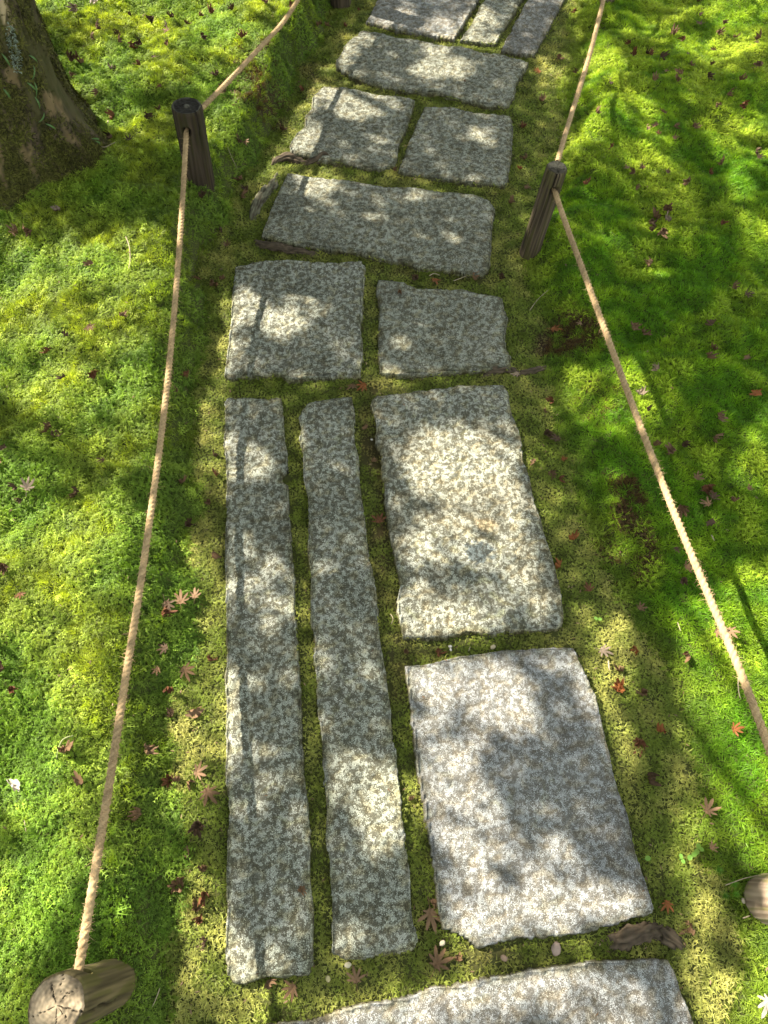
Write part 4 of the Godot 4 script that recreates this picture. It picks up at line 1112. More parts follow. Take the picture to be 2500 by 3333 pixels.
func make_twigs() -> void:
	var m := plain(Color.WHITE, 0.8, true)
	for k in TWIGS.size():
		var d: Array = TWIGS[k]
		var r: float = d[1] * 0.5
		var flat: Array = d[0]
		var pts := PackedVector3Array()
		for i in range(0, flat.size(), 2):
			var moss := 0.013 if bank_a(flat[i], flat[i + 1]) > 0.0 or bank_b(flat[i], flat[i + 1]) > 0.0 else 0.007
			pts.append(Vector3(flat[i], ground(flat[i], flat[i + 1]) + moss + 0.004 * dice.randf(), flat[i + 1]))
		var pale := Color(0.42, 0.34, 0.22)
		if k == 1:
			pale = Color(0.30, 0.33, 0.14)
		var o := build("twig", limb_mesh(pts, r, r * 0.6, 7, 0.006, 0.2, k * 3.0, pale * 0.6, pale), m)
		tag(o, d[2], "twig", "twigs and straws lying on the moss")


func pebble_mesh(r: float, salt: float) -> ArrayMesh:
	var p := PackedVector3Array()
	var around := 14
	var rows := 8
	for v in rows:
		var b := PI * v / (rows - 1) - PI / 2.0
		for u in around:
			var a := TAU * u / around
			var d := Vector3(cos(a) * cos(b), sin(b), sin(a) * cos(b))
			var k := 1.0 + 0.18 * wave.get_noise_3dv(d * 2.0 + Vector3.ONE * salt)
			p.append(Vector3(d.x * 1.15, d.y * 0.62, d.z * 0.85) * r * k)
	return surface(p, sheet_index(around, rows, true))


func make_pebbles() -> void:
	var tones := [Color(0.5, 0.47, 0.42), Color(0.48, 0.46, 0.42), Color(0.46, 0.38, 0.25), Color(0.28, 0.19, 0.13), Color(0.34, 0.25, 0.20), Color(0.45, 0.40, 0.27), Color(0.42, 0.36, 0.18), Color(0.5, 0.43, 0.30), Color(0.45, 0.42, 0.36), Color(0.46, 0.38, 0.27)]
	for k in PEBBLES.size():
		var d: Array = PEBBLES[k]
		var c: Color = tones[k % tones.size()]
		var seed_like: bool = (d[3] as String).contains("seed")
		var o := build("seed" if seed_like else "pebble", pebble_mesh(d[2] * 0.62, k * 4.7), plain(lin(c.r, c.g, c.b), 0.7))
		o.position = Vector3(d[0], ground(d[0], d[1]) + 0.006, d[1])
		o.rotation.y = k * 1.9
		tag(o, d[3], "seed" if seed_like else "pebble")


# ---------------------------------------------------------------- fallen leaves
func maple_mesh(way: String, salt: int) -> ArrayMesh:
	# a seven lobed leaf of unit size, curled after it was cut out
	var r := RandomNumberGenerator.new()
	r.seed = 500 + salt
	var lobes := [0.0, 0.66, -0.66, 1.32, -1.32, 2.05, -2.05]
	var lengths := [1.0, 0.95, 0.92, 0.78, 0.75, 0.45, 0.42]
	for i in 7:
		lobes[i] += r.randf_range(-0.08, 0.08)
		lengths[i] *= r.randf_range(0.85, 1.1)
	var around := 56
	var rings := [0.0, 0.28, 0.52, 0.76, 1.0]
	var p := PackedVector3Array()
	var col := PackedColorArray()
	var fold := r.randf() * TAU
	var lobe_curl := []
	for i in 7:
		lobe_curl.append(r.randf_range(0.5, 2.3) * (1.0 if r.randf() < 0.72 else -0.8))
	for v in rings.size():
		for u in around:
			var a := TAU * u / around - PI
			var broad := way == "curl" or way == "roll"
			var edge := 0.36 if broad else 0.20
			var which := 0
			for i in 7:
				var off := absf(angle_difference(a, lobes[i]))
				var e: float = lengths[i] * pow(maxf(0.0, 1.0 - off / 0.40), 0.5 if broad else 0.8)
				if e > edge:
					edge = e
					which = i
			if way == "oval":
				edge = 0.5 + 0.12 * cos(2.0 * a)
			var ring: float = rings[v]
			var q := Vector2(cos(a), sin(a)) * edge * ring
			var rr := q.length()
			var y := 0.0
			if way == "flat" or way == "star" or way == "oval":
				y = 0.11 * lobe_curl[which] * rr * rr + 0.05 * n2(q.x * 3.0 + salt, q.y * 3.0)
				if way == "flat":
					y += 0.30 * absf(q.x * sin(fold) - q.y * cos(fold))
			elif way == "curl":
				var bend: float = lobe_curl[which] * 1.5 * rr
				q = q.normalized() * (sin(bend) / (lobe_curl[which] * 1.5))
				y = (1.0 - cos(bend)) / (absf(lobe_curl[which]) * 1.5) + 0.26 * n2(q.x * 3.0 + salt * 3.7, q.y * 3.0) + 0.12 * n2(q.x * 8.0, q.y * 8.0 + salt)
				y += 0.55 * absf(q.x * sin(fold) - q.y * cos(fold))
			else:
				var along_it := q.x * cos(fold) + q.y * sin(fold)
				var cross := -q.x * sin(fold) + q.y * cos(fold)
				var bend := cross * 3.1
				var w := sin(bend) * 0.32
				y = (1.0 - cos(bend)) * 0.30 + 0.10 * along_it * along_it
				q = Vector2(along_it * cos(fold) - w * sin(fold), along_it * sin(fold) + w * cos(fold))
			p.append(Vector3(q.x, y, q.y))
			var vein := 1.0
			for i in 7:
				vein = minf(vein, smoothstep(0.0, 0.05, absf(angle_difference(a, lobes[i])) * rr) * 0.15 + 0.85)
			var tone := (1.0 + 0.35 * n2(q.x * 5.0 + salt, q.y * 5.0)) * (1.0 / vein if way != "oval" else 1.0)
			col.append(Color(tone, tone * (1.0 - 0.06 * n2(q.x * 4.0, salt)), tone))
	return surface(p, sheet_index(around, rings.size(), true), col)


func stalk_mesh(salt: int) -> ArrayMesh:
	var pts := PackedVector3Array([Vector3(-0.02, 0.02, 0), Vector3(-0.35, 0.05, 0.04 * salt), Vector3(-0.75, 0.02, 0.10 * salt)])
	return limb_mesh(pts, 0.018, 0.014, 6, 0.08, 0.1, salt, Color(0.7, 0.7, 0.7), Color(1, 1, 1))


func lying(x: float, z: float, size: float, way: String) -> Transform3D:
	var bank := bank_a(x, z) > 0.0 or bank_b(x, z) > 0.0
	var y := ground(x, z) + (0.017 if bank else 0.007)
	if on_stone(x, z):
		y = 0.022
	if way == "curl" or way == "roll":
		y -= size * 0.04
	var turn := Basis(Vector3.UP, dice.randf() * TAU)
	var lean := 1.15 if way == "curl" else 0.22
	var tilt := Basis(Vector3(1, 0, 0), dice.randf_range(-lean, lean)) * Basis(Vector3(0, 0, 1), dice.randf_range(-lean, lean))
	return Transform3D(tilt * turn * Basis.from_scale(Vector3.ONE * size * 0.5), Vector3(x, y, z))


func leaf_label(x: float, z: float, tone: String, way: String, where: String) -> String:
	var best := 1e9
	var mark: Array = LANDMARKS[0]
	for m in LANDMARKS:
		var d := Vector2(x - m[0], z - m[1]).length()
		if d < best:
			best = d
			mark = m
	var off := Vector2(x - mark[0], z - mark[1])
	var high := "above" if off.y < 0.0 else "below"
	var wide := "outside" if (off.x > 0.0) == (mark[0] > 0.0) else "inside"
	var side := high
	if absf(off.x) > absf(off.y) * 2.2:
		side = wide
	elif absf(off.x) > absf(off.y) * 0.45:
		side = high + " and " + wide
	var gap := "just" if best < 0.08 else ("close" if best < 0.17 else ("some way" if best < 0.30 else "well"))
	var look: String = {"dark": "dark brown", "brown": "brown", "red": "reddish", "tan": "tan", "orange": "orange", "pale": "pale", "white": "whitish"}[tone]
	var form: String = {"curl": "crumpled", "star": "star shaped", "flat": "flat", "roll": "rolled", "oval": "oval"}[way]
	var out := "%s %s leaf %s %s %s" % [look, form, gap, side, mark[2]]
	return out if out.split(" ").size() > 13 else out + ", " + where


func make_leaves() -> void:
	var shapes := {}
	for way in ["curl", "flat", "star", "roll", "oval"]:
		shapes[way] = []
		for k in 9:
			shapes[way].append(maple_mesh(way, k + way.length() * 10))
	var stalks := [stalk_mesh(-1), stalk_mesh(1), stalk_mesh(2)]
	var tones := {"dark": Color(0.072, 0.042, 0.021), "brown": Color(0.135, 0.076, 0.036), "red": Color(0.125, 0.050, 0.020), "tan": Color(0.165, 0.098, 0.050), "pale": Color(0.22, 0.165, 0.115), "orange": Color(0.190, 0.066, 0.017), "white": Color(0.45, 0.38, 0.31)}
	var mats := {}
	for k in tones:
		var m := leafy(0.7, 0.25)
		m.albedo_color = (tones[k] as Color).linear_to_srgb()
		mats[k] = m
	# leaves that are told apart by their look or place
	for d in LONE_LEAVES:
		var label: String = d[4]
		var way: String = d[3]
		var tone := "brown"
		for w in [["orange", "orange"], ["rust", "orange"], ["white", "white"], ["pale", "pale"], ["pink", "tan"], ["tan", "tan"], ["light brown", "tan"], ["yellow", "tan"], ["red", "red"], ["dark", "dark"], ["grey", "brown"]]:
			if label.contains(w[0]):
				tone = w[1]
				break
		if label.contains("deep red"):
			tone = "red"
		var t := lying(d[0], d[1], d[2], way)
		var o := thing("fallen_leaf", label, "leaf", Vector3.ZERO, "dry maple leaves scattered over the garden")
		o.transform = t
		build("leaf_blade", shapes[way][dice.randi() % 9], mats[tone], o)
		if way == "star" or way == "flat":
			build("leaf_stalk", stalks[dice.randi() % 3], mats[tone], o)
	var sets := [
		[LEAVES_TREE_BANK, "tree bank", "small maple leaves on the tree bank", ["brown", "dark", "dark", "brown", "red"], 0.044],
		[LEAVES_PALE, "tree bank", "bleached maple leaves on the tree bank", ["pale", "white"], 0.046],
		[LEAVES_FAR_BANK, "far bank", "small maple leaves on the bank across from the tree", ["brown", "dark", "brown", "red", "tan"], 0.042],
		[LEAVES_TREE_VERGE, "tree side verge", "small leaves on the verge by the tree bank", ["brown", "red", "dark", "brown", "tan"], 0.042],
		[LEAVES_FAR_VERGE, "outer verge", "small leaves on the verge by the big slabs", ["brown", "red", "orange", "brown", "tan"], 0.040],
		[LEAVES_JOINT, "slab joint", "small leaves in the joints between the slabs", ["brown", "red", "tan", "dark"], 0.034],
	]
	for s in sets:
		var flat: Array = s[0]
		for i in range(0, flat.size(), 2):
			var roll := dice.randf()
			var way := "curl" if roll < 0.76 else ("star" if roll < 0.82 else ("flat" if roll < 0.90 else "roll"))
			var tone: String = s[3][dice.randi() % s[3].size()]
			var o := build("fallen_leaf", shapes[way][dice.randi() % 9], mats[tone])
			o.transform = lying(flat[i], flat[i + 1], s[4] * dice.randf_range(0.75, 1.3) * (1.08 if way == "curl" else 0.9), way)
			tag(o, leaf_label(flat[i], flat[i + 1], tone, way, s[1]), "leaf", s[2])


func make_sprouts() -> void:
	var m := leafy(0.45, 0.9)
	m.albedo_color = lin(0.16, 0.34, 0.06)
	var round_leaf := PackedVector3Array()
	var idx := PackedInt32Array()
	round_leaf.append(Vector3(0, 0, 0))
	for u in 12:
		var a := TAU * u / 12.0
		round_leaf.append(Vector3(0.5 + 0.5 * cos(a), 0.10 + 0.06 * sin(a * 2.0), 0.42 * sin(a)))
		idx.append_array([0, 1 + u, 1 + (u + 1) % 12])
	var blade := surface(round_leaf, idx)
	for k in SEEDLINGS.size():
		var d: Array = SEEDLINGS[k]
		var o := thing("seedling", d[2], "seedling", Vector3(d[0], ground(d[0], d[1]) + 0.008, d[1]))
		build("stem", limb_mesh(PackedVector3Array([Vector3(0, -0.008, 0), Vector3(0.001, 0.004, 0), Vector3(0, 0.008, 0.001)]), 0.0009, 0.0007, 6, 0.003, 0.0, k, Color(0.8, 0.9, 0.6), Color(1, 1, 1)), m, o)
		for j in (1 if k in [2, 5] else 2):
			var l := build("seed_leaf", blade, m, o)
			l.transform = Transform3D(Basis(Vector3.UP, k * 1.3 + j * 2.7) * Basis.from_scale(Vector3.ONE * (0.009 + 0.002 * (k % 2))), Vector3(0, 0.007, 0))
	var sm := leafy(0.5, 0.9)
	sm.albedo_color = lin(0.15, 0.33, 0.03)
	var labels := ["bright green star moss rosette close beside the cut post", "bright green star moss rosette just below another near the cut post", "dull green star moss rosette in the shade before the cut post", "brownish star moss rosette in the darkest moss before the cut post"]
	for k in 4:
		var p := PackedVector3Array()
		var ix := PackedInt32Array()
		var col := PackedColorArray()
		for i in 22:
			var a := i * 2.4
			var out := Vector3(cos(a), 0.25 + 0.04 * i, sin(a)).normalized()
			add_blade(p, ix, col, Vector3(0, 0.006, 0), out, 0.014 - 0.0002 * i, 0.0016, Vector3(0, -0.4, 0), 2, dice.randf_range(0.8, 1.2) * (1.0 if k < 2 else 0.6))
		var o := build("star_moss", surface(p, ix, col), sm)
		var x: float = STAR_MOSS[k * 2]
		var z: float = STAR_MOSS[k * 2 + 1]
		o.position = Vector3(x, ground(x, z) + 0.004, z)
		tag(o, labels[k], "moss plant", "star moss rosettes by the cut post")


# ---------------------------------------------------------------- the tree
const TRUNK_AT := Vector3(-1.12, 0.0, -2.02)

func trunk_radius(h: float, a: float) -> float:
	var r := 0.165 + 0.025 * exp(-maxf(h, 0.0) * 2.5) + 0.078 * exp(-maxf(h - 0.02, 0.0) * 8.0)
	r *= 1.0 - 0.10 * clampf((h - 0.6) / 1.6, 0.0, 1.0)
	var flare := exp(-maxf(h, 0.0) * 6.0)
	r *= 1.0 + flare * 0.16 * sin(a * 5.0 + 0.7) + 0.07 * wave.get_noise_3d(cos(a) * 1.3, sin(a) * 1.3, h * 2.0)
	return r + 0.006 * wave.get_noise_3d(cos(a) * 6.0, sin(a) * 6.0, h * 7.0) - 0.007 * (1.0 - smoothstep(0.0, 0.25, absf(wave.get_noise_3d(cos(a) * 7.0, sin(a) * 7.0, h * 2.6)))) + 0.003 * wave.get_noise_3d(cos(a) * 16.0, sin(a) * 16.0, h * 26.0)


func trunk_point(h: float, a: float, extra := 0.0) -> Vector3:
	var r := trunk_radius(h, a) + extra
	var back := maxf(0.0, h - 0.15)
	return Vector3(cos(a) * r - 0.015 * h * h, h, sin(a) * r - 0.30 * back)


func peeled(h: float, a: float) -> float:   # bare patches of bark: angle, height, half sizes
	var out := 0.0
	for d in [[0.58, 0.445, 0.10, 0.055], [0.33, 0.200, 0.11, 0.040], [1.02, 0.125, 0.08, 0.030], [0.80, 0.300, 0.08, 0.020], [1.40, 0.16, 0.10, 0.06], [0.62, 0.11, 0.05, 0.025], [0.36, 0.13, 0.04, 0.035]]:
		var q := Vector2(angle_difference(a, d[0]) / d[2], (h - d[1]) / d[3]).length()
		q += 0.9 * wave.get_noise_3d(cos(a) * 9.0, sin(a) * 9.0, h * 10.0) + 0.5 * wave.get_noise_3d(cos(a) * 26.0, sin(a) * 26.0, h * 30.0)
		out = maxf(out, 1.0 - smoothstep(0.75, 1.0, q))
	return out


func make_tree() -> void:
	var base := Vector3(TRUNK_AT.x, 0.085, TRUNK_AT.z)
	var o := thing("maple_tree", "mossy grey brown tree trunk with flared roots behind the rope fence", "tree", base)
	var around := 150
	var hs := PackedFloat32Array()
	var h := -0.12
	while h < 2.1:
		hs.append(h)
		h += 0.009 if h < 0.8 else 0.05
	var p := PackedVector3Array()
	var col := PackedColorArray()
	for hh in hs:
		for u in around:
			var a := TAU * u / around
			p.append(trunk_point(hh, a, 0.003 * peeled(hh, a)))
			var t := 0.5 + 0.45 * wave.get_noise_3d(cos(a) * 9.0, sin(a) * 9.0, hh * 9.0) + 0.45 * wave.get_noise_3d(cos(a) * 24.0, sin(a) * 24.0, hh * 45.0)
			var green := smoothstep(-0.30, 0.25, wave.get_noise_3d(cos(a) * 2.5, sin(a) * 2.5, hh * 3.0 + 4.0) + 0.2)
			var c := Color(0.040, 0.030, 0.019).lerp(Color(0.130, 0.095, 0.060), clampf(t, 0.0, 1.0))
			c = c.lerp(Color(0.055, 0.058, 0.014), green * 0.7)
			var bare := peeled(hh, a)
			var inner := Color(0.40, 0.31, 0.18) if hh > 0.38 else Color(0.150, 0.108, 0.052)
			c = c.lerp(inner * (0.8 + 0.5 * t), bare)
			col.append(c)
	build("trunk", surface(p, sheet_index(around, hs.size(), true), col), plain(Color.WHITE, 0.92, true), o)
	# moss fur on the bark
	var fur := MultiMesh.new()
	fur.transform_format = MultiMesh.TRANSFORM_3D
	fur.use_colors = true
	fur.mesh = feather_tuft(6, 0.007, 0.013, 0.0018)
	var seats: Array[Transform3D] = []
	var tint := PackedColorArray()
	for i in 42000:
		var hh := dice.randf() * dice.randf() * 0.95 - 0.03
		var a := dice.randf() * TAU
		if peeled(hh, a) > 0.2 or dice.randf() > 0.55 + 0.9 * wave.get_noise_3d(cos(a) * 3.5, sin(a) * 3.5, hh * 5.0 + 4.0):
			continue
		var at := trunk_point(hh, a)
		var out := Vector3(cos(a), 0.35, sin(a)).normalized()
		seats.append(seated(at, out, dice.randf_range(0.6, 1.15), 0.9))
		var k := pow(dice.randf_range(0.35, 1.35), 1.6) * 1.15
		tint.append(Color(0.112 * k, 0.118 * k, 0.018 * k).lerp(Color(0.085 * k, 0.062 * k, 0.026 * k), dice.randf() * 0.6))
	fur.instance_count = seats.size()
	for i in seats.size():
		fur.set_instance_transform(i, seats[i])
		fur.set_instance_color(i, tint[i])
	var fo := MultiMeshInstance3D.new()
	fo.multimesh = fur
	fo.material_override = leafy(0.8, 0.5)
	fo.name = "bark_moss"
	fo.set_meta("kind", "stuff")
	o.add_child(fo)
	# a tuft of pale leafy lichen
	var lp := PackedVector3Array()
	var li := PackedInt32Array()
	var lc := PackedColorArray()
	for i in 900:
		var q := Vector2(dice.randfn(), dice.randfn())
		var hh := 0.352 + q.y * 0.030 - q.x * 0.012
		var a := 0.66 + q.x * 0.062
		if q.length() > 1.7 or dice.randf() < 0.25:
			continue
		var out := Vector3(cos(a), 0.2, sin(a))
		add_blade(lp, li, lc, trunk_point(hh, a, 0.001), (out + Vector3(dice.randf_range(-1, 1), dice.randf_range(-1, 1), dice.randf_range(-1, 1))).normalized(), dice.randf_range(0.005, 0.010), 0.0034, out, 2, dice.randf_range(0.8, 1.25))
	var lm := leafy(0.85, 0.3)
	lm.albedo_color = lin(0.34, 0.40, 0.31)
	build("lichen", surface(lp, li, lc), lm, o)
	# strap leaves of small ferns that sit on the bark
	var fm := leafy(0.45, 0.6)
	fm.albedo_color = lin(0.10, 0.185, 0.055)
	for d in [[0.278, 0.65, 0.4], [0.270, 0.52, -0.5], [0.287, 1.00, 0.25], [0.275, 0.94, -0.3], [0.302, 0.46, -0.9], [0.350, 1.04, 0.3], [0.355, 0.86, 0.15], [0.326, 0.48, 0.5], [0.200, 0.54, -1.3], [0.085, 0.16, 0.5], [0.095, 0.18, 0.9], [0.245, 0.62, -0.1], [0.180, 0.60, 0.6]]:
		var root := trunk_point(d[0], d[1], 0.006)
		var out := Vector3(cos(d[1]), 0.0, sin(d[1]))
		var tang := Vector3(-out.z, 0.0, out.x)
		var path := PackedVector3Array()
		var l := dice.randf_range(0.026, 0.038)
		for k in 7:
			var t := k / 6.0
			path.append(root + (tang * -sin(d[2]) * t + Vector3(0, -1, 0) * cos(d[2]) * t * (0.4 + 0.6 * t) + out * (0.30 * sin(t * 2.6) + 0.08)) * l)
		var fp := PackedVector3Array()
		var fc := PackedColorArray()
		var across := (tang * cos(d[2]) + Vector3(0, -sin(d[2]), 0)).normalized()
		for k in 7:
			var t := k / 6.0
			var w := 0.0027 * sin(PI * (0.08 + 0.9 * t))
			fp.append_array([path[k] - across * w, path[k] - out * 0.0012, path[k] + across * w])
			for c in 3:
				fc.append(Color.WHITE * (0.85 + 0.3 * t))
		build("strap_leaf", surface(fp, sheet_index(3, 7, false), fc), fm, o)
	make_crown(o, base)


func make_crown(o: Node3D, base: Vector3) -> void:
	# limbs fork from the trunk and reach out on the sun's side, where they carry the leaves
	var bark := plain(Color.WHITE, 0.9, true)
	var dark := Color(0.045, 0.036, 0.025)
	var pale := Color(0.13, 0.105, 0.075)
	var fork := Vector3(-0.06, 2.02, -0.56)
	var tips := []
	for k in 9:
		var a := -2.75 + k * 0.42 + dice.randf_range(-0.12, 0.12)
		var out := Vector3(cos(a), 0.0, sin(a))
		if k >= 6:
			a = 0.2 + (k - 6) * 1.1
			out = Vector3(cos(a), 0.0, sin(a))
		var reach := dice.randf_range(2.0, 3.4) if k < 6 else dice.randf_range(1.2, 1.8)
		var end := fork + out * reach + Vector3(0, dice.randf_range(0.3, 1.3), 0)
		var mid := fork.lerp(end, 0.45) + Vector3(dice.randf_range(-0.2, 0.2), dice.randf_range(0.1, 0.4), dice.randf_range(-0.2, 0.2))
		build("limb", limb_mesh(PackedVector3Array([fork - out * 0.04 - Vector3(0, 0.25, 0), fork + out * 0.15 + Vector3(0, 0.12, 0), mid, end]), 0.075, 0.014, 12, 0.05, 0.15, k * 5.0, dark, pale), bark, o)
		for j in 7:
			var t := dice.randf_range(0.35, 1.0)
			var from := fork.lerp(mid, t * 2.0) if t < 0.5 else mid.lerp(end, t * 2.0 - 1.0)
			var to := from + Vector3(dice.randf_range(-0.8, 0.8), dice.randf_range(-0.15, 0.6), dice.randf_range(-0.8, 0.8)) + out * 0.3
			tips.append([from, to])
	var tp := []
	for t in tips:
		build("branch", limb_mesh(PackedVector3Array([t[0], (t[0] as Vector3).lerp(t[1], 0.5) + Vector3(0, 0.06, 0), t[1]]), 0.014, 0.004, 6, 0.06, 0.1, 1.0, dark, pale), bark, o)
	# foliage
	var p := PackedVector3Array()
	var idx := PackedInt32Array()
	p.append(Vector3.ZERO)
	var angles := [-2.5, -1.95, -1.45, -1.05, -0.70, -0.35, 0.0, 0.35, 0.70, 1.05, 1.45, 1.95, 2.5]
	var lens := [0.6, 0.42, 0.85, 0.5, 0.95, 0.55, 1.0, 0.55, 0.95, 0.5, 0.85, 0.42, 0.6]
	for i in 13:
		p.append(Vector3(cos(angles[i]) * lens[i], -0.14 * lens[i] * lens[i], sin(angles[i]) * lens[i]))
	for i in 13:
		idx.append_array([0, 1 + i, 1 + (i + 1) % 13])
	var leaf := surface(p, idx)
	var seats: Array[Transform3D] = []
	var tint := PackedColorArray()
	var s := sun_dir / sun_dir.y
	var full := 3.1
	for i in 115000:
		var gx := dice.randf_range(-2.5, 2.6)
		var gz := dice.randf_range(-4.3, 1.1)
		var lit := map_at(beam_map, gx, gz)
		var through := clampf(0.06 + 0.06 * maxf(0.0, n2(gx * 6.0, gz * 6.0)) + 1.0 * maxf(lit, 0.0), 0.05, 1.0)
		if lit < 0.0:
			through = 0.3
		if through < 0.97 and dice.randf() * full < -log(through):
			var hh := lerpf(1.95, 3.3, pow(dice.randf(), 1.2)) + 0.25 * n2(gx * 1.5, gz * 1.5)
			var at := Vector3(gx, 0.0, gz) + s * hh
			var b := Basis(Vector3.UP, dice.randf() * TAU) * Basis(Vector3(1, 0, 0), dice.randf_range(-0.6, 0.6)) * Basis(Vector3(0, 0, 1), dice.randf_range(-0.6, 0.6))
			seats.append(Transform3D(b * Basis.from_scale(Vector3.ONE * (dice.randf_range(0.023, 0.032) if through < 0.16 else dice.randf_range(0.015, 0.022))), at - base))
			var k := dice.randf_range(0.75, 1.25)
			tint.append(Color(0.060 * k, 0.115 * k, 0.020 * k))
	var count := seats.size()
	for i in 5000:      # the rest of the crown, round the other limbs
		var t: Array = tips[dice.randi() % tips.size()]
		var at := (t[0] as Vector3).lerp(t[1], dice.randf_range(0.2, 1.1)) + Vector3(dice.randfn(), dice.randfn() * 0.5, dice.randfn()) * 0.22
		var g := at + base - s * (at.y + base.y)
		var lit := map_at(beam_map, g.x, g.z)
		if lit >= 0.0:
			continue
		var b := Basis(Vector3.UP, dice.randf() * TAU) * Basis(Vector3(1, 0, 0), dice.randf_range(-0.6, 0.6))
		seats.append(Transform3D(b * Basis.from_scale(Vector3.ONE * dice.randf_range(0.025, 0.036)), at))
		tint.append(Color(0.060, 0.115, 0.020) * dice.randf_range(0.75, 1.25))
	print("crown leaves ", count, " + ", seats.size() - count)
	var mm := MultiMesh.new()
	mm.transform_format = MultiMesh.TRANSFORM_3D
	mm.use_colors = true
	mm.mesh = leaf
	mm.instance_count = seats.size()
	for i in seats.size():
		mm.set_instance_transform(i, seats[i])
		mm.set_instance_color(i, tint[i])
	var c := MultiMeshInstance3D.new()
	c.multimesh = mm
	c.material_override = leafy(0.5, 0.36)
	c.name = "crown"
	c.set_meta("kind", "stuff")
	o.add_child(c)


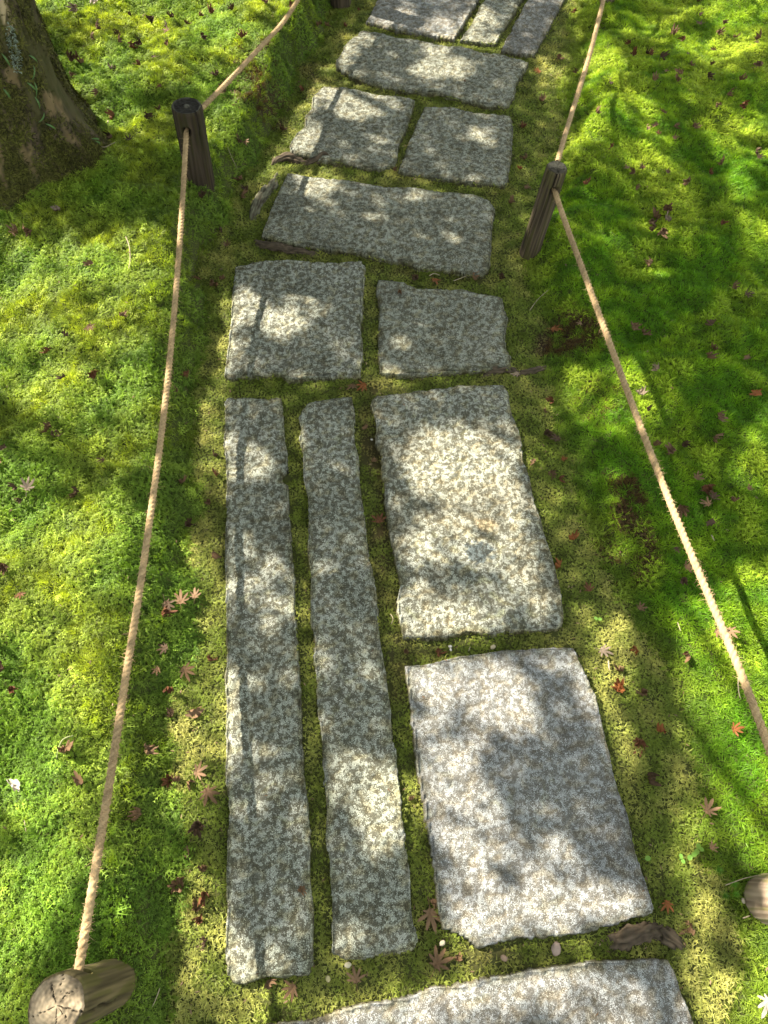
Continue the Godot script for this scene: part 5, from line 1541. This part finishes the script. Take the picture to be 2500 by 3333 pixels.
# ---------------------------------------------------------------- scene
func _ready() -> void:
	var cam := Camera3D.new()
	cam.name = "camera"
	cam.fov = 71.58
	cam.position = Vector3(0, 1.5, 0)
	cam.rotation_degrees = Vector3(-61.5, 0, 0)
	cam.near = 0.05
	cam.far = 200.0
	add_child(cam)
	cam.current = true
	var e := deg_to_rad(SUN_HEIGHT)
	var t := deg_to_rad(SUN_TURN)
	sun_dir = Vector3(-sin(t) * cos(e), sin(e), -cos(t) * cos(e))
	var sky_look := ProceduralSkyMaterial.new()
	sky_look.sky_top_color = Color(0.645, 0.68, 0.69)
	sky_look.sky_horizon_color = Color(0.86, 0.88, 0.87)
	sky_look.sky_curve = 0.18
	sky_look.sky_energy_multiplier = 0.86
	sky_look.ground_bottom_color = Color(0.20, 0.26, 0.12)
	sky_look.ground_horizon_color = Color(0.45, 0.52, 0.40)
	var sky := Sky.new()
	sky.sky_material = sky_look
	var env := Environment.new()
	env.background_mode = Environment.BG_SKY
	env.sky = sky
	env.tonemap_mode = Environment.TONE_MAPPER_LINEAR
	env.tonemap_exposure = 4.1
	env.sdfgi_enabled = true
	env.ssao_enabled = true
	env.ssil_enabled = true
	var world := WorldEnvironment.new()
	world.name = "world"
	world.environment = env
	add_child(world)
	var sun := DirectionalLight3D.new()
	sun.name = "sun"
	sun.light_energy = 1.6
	sun.light_color = Color(1.0, 0.965, 0.90)
	sun.light_angular_distance = 0.45
	sun.shadow_enabled = true
	sun.basis = Basis.looking_at(-sun_dir)
	add_child(sun)

	wave.noise_type = FastNoiseLite.TYPE_SIMPLEX_SMOOTH
	wave.fractal_type = FastNoiseLite.FRACTAL_NONE
	wave.frequency = 1.0
	wave.seed = 21
	dice.seed = 4711
	foot_a = lookup(FOOT_L, -45.0, 0.02, 4500)
	foot_b = lookup(FOOT_R, -45.0, 0.02, 4500)
	beam_map.resize(MAP_W * MAP_H)
	dead_map.resize(MAP_W * MAP_H)
	stone_map.resize(STONE_W * STONE_H)
	stamp_all()

	make_ground()
	var green := stone_material(stone_texture(3, Color(0.292, 0.284, 0.232), Color(0.556, 0.562, 0.516), 0.512, 0.018), 0.52)
	var fine := stone_material(stone_texture(47, Color(0.294, 0.284, 0.230), Color(0.548, 0.552, 0.502), 0.510, 0.028, 0.017, 0.98), 0.47)
	var grey := stone_material(stone_texture(91, Color(0.345, 0.334, 0.306), Color(0.540, 0.546, 0.536), 0.510, 0.030, 0.020, 0.92), 0.47)
	make_slabs(green, fine, grey)
	make_roots()
	make_tree()
	make_post("short thick dark post on the tree side with a leaning shaft", Vector3(-0.565, 0.0, -1.922), Vector3(-0.547, 0.31, -1.926), 0.0420, Color(0.024, 0.017, 0.011), Color(0.062, 0.046, 0.028), 3.0, [[0.75, 0.20]], [Vector3(-0.552, 0.259, -1.888)], Color(0.115, 0.110, 0.080))
	make_post("slim split post leaning outward beside the far bank", Vector3(0.436, 0.03, -1.694), Vector3(0.456, 0.29, -1.690), 0.0285, Color(0.030, 0.022, 0.014), Color(0.130, 0.098, 0.060), 19.0, [[1.75, 0.16], [2.6, 0.02]], [Vector3(0.456, 0.236, -1.665)], Color(0.190, 0.160, 0.110))
	make_post("nearest post with its sawn end facing up at the bottom corner", Vector3(-0.466, 0.05, 0.131), Vector3(-0.445, 0.33, 0.129), 0.0390, Color(0.060, 0.046, 0.022), Color(0.190, 0.145, 0.070), 41.0, [[0.25, 0.08]], [Vector3(-0.440, 0.27, 0.090)], Color(0.290, 0.230, 0.150))
	make_post("sunlit cut post at the picture edge beside the smooth slab", Vector3(0.707, 0.04, 0.004), Vector3(0.675, 0.33, 0.012), 0.0410, Color(0.150, 0.105, 0.070), Color(0.420, 0.320, 0.230), 63.0, [[2.4, 0.05]], [Vector3(0.665, 0.27, -0.032)], Color(0.42, 0.33, 0.25))
	make_post("next post of the tree side fence, beyond the top of the picture", Vector3(-0.17, 0.03, -3.09), Vector3(-0.175, 0.31, -3.10), 0.0385, Color(0.030, 0.022, 0.014), Color(0.120, 0.090, 0.055), 77.0, [[1.3, 0.1]], [])
	make_post("next post of the far side fence, beyond the top of the picture", Vector3(0.853, 0.03, -3.03), Vector3(0.856, 0.30, -3.03), 0.0330, Color(0.040, 0.030, 0.019), Color(0.160, 0.120, 0.075), 83.0, [[1.6, 0.1]], [])
	make_rope("fence_rope", "tan twisted rope along the tree side of the path", [smoothed(ROPE_TREE_SIDE_FAR, 1), smoothed(ROPE_TREE_SIDE_NEAR, 2)])
	make_rope("fence_rope", "frayed tan rope along the far bank, sunlit near the picture edge", [smoothed(ROPE_FAR_SIDE_FAR, 1), smoothed(ROPE_FAR_SIDE_NEAR, 2)])
	make_moss()
	make_litter()
	make_leaves()
	make_twigs()
	make_pebbles()
	make_sprouts()


func stamp_all() -> void:
	for list in [BEAMS_0, BEAMS_1, BEAMS_2, BEAMS_3]:
		stamp(beam_map, list, 1.2, 0.014)
	stamp(dead_map, DEAD_MOSS, 1.5)
	for o in [OUTLINE_1, OUTLINE_2, OUTLINE_3, OUTLINE_4, OUTLINE_5, OUTLINE_6, OUTLINE_7, OUTLINE_8, OUTLINE_9, OUTLINE_10, OUTLINE_11, OUTLINE_12, OUTLINE_13, OUTLINE_14]:
		mark_stone(outline(o))
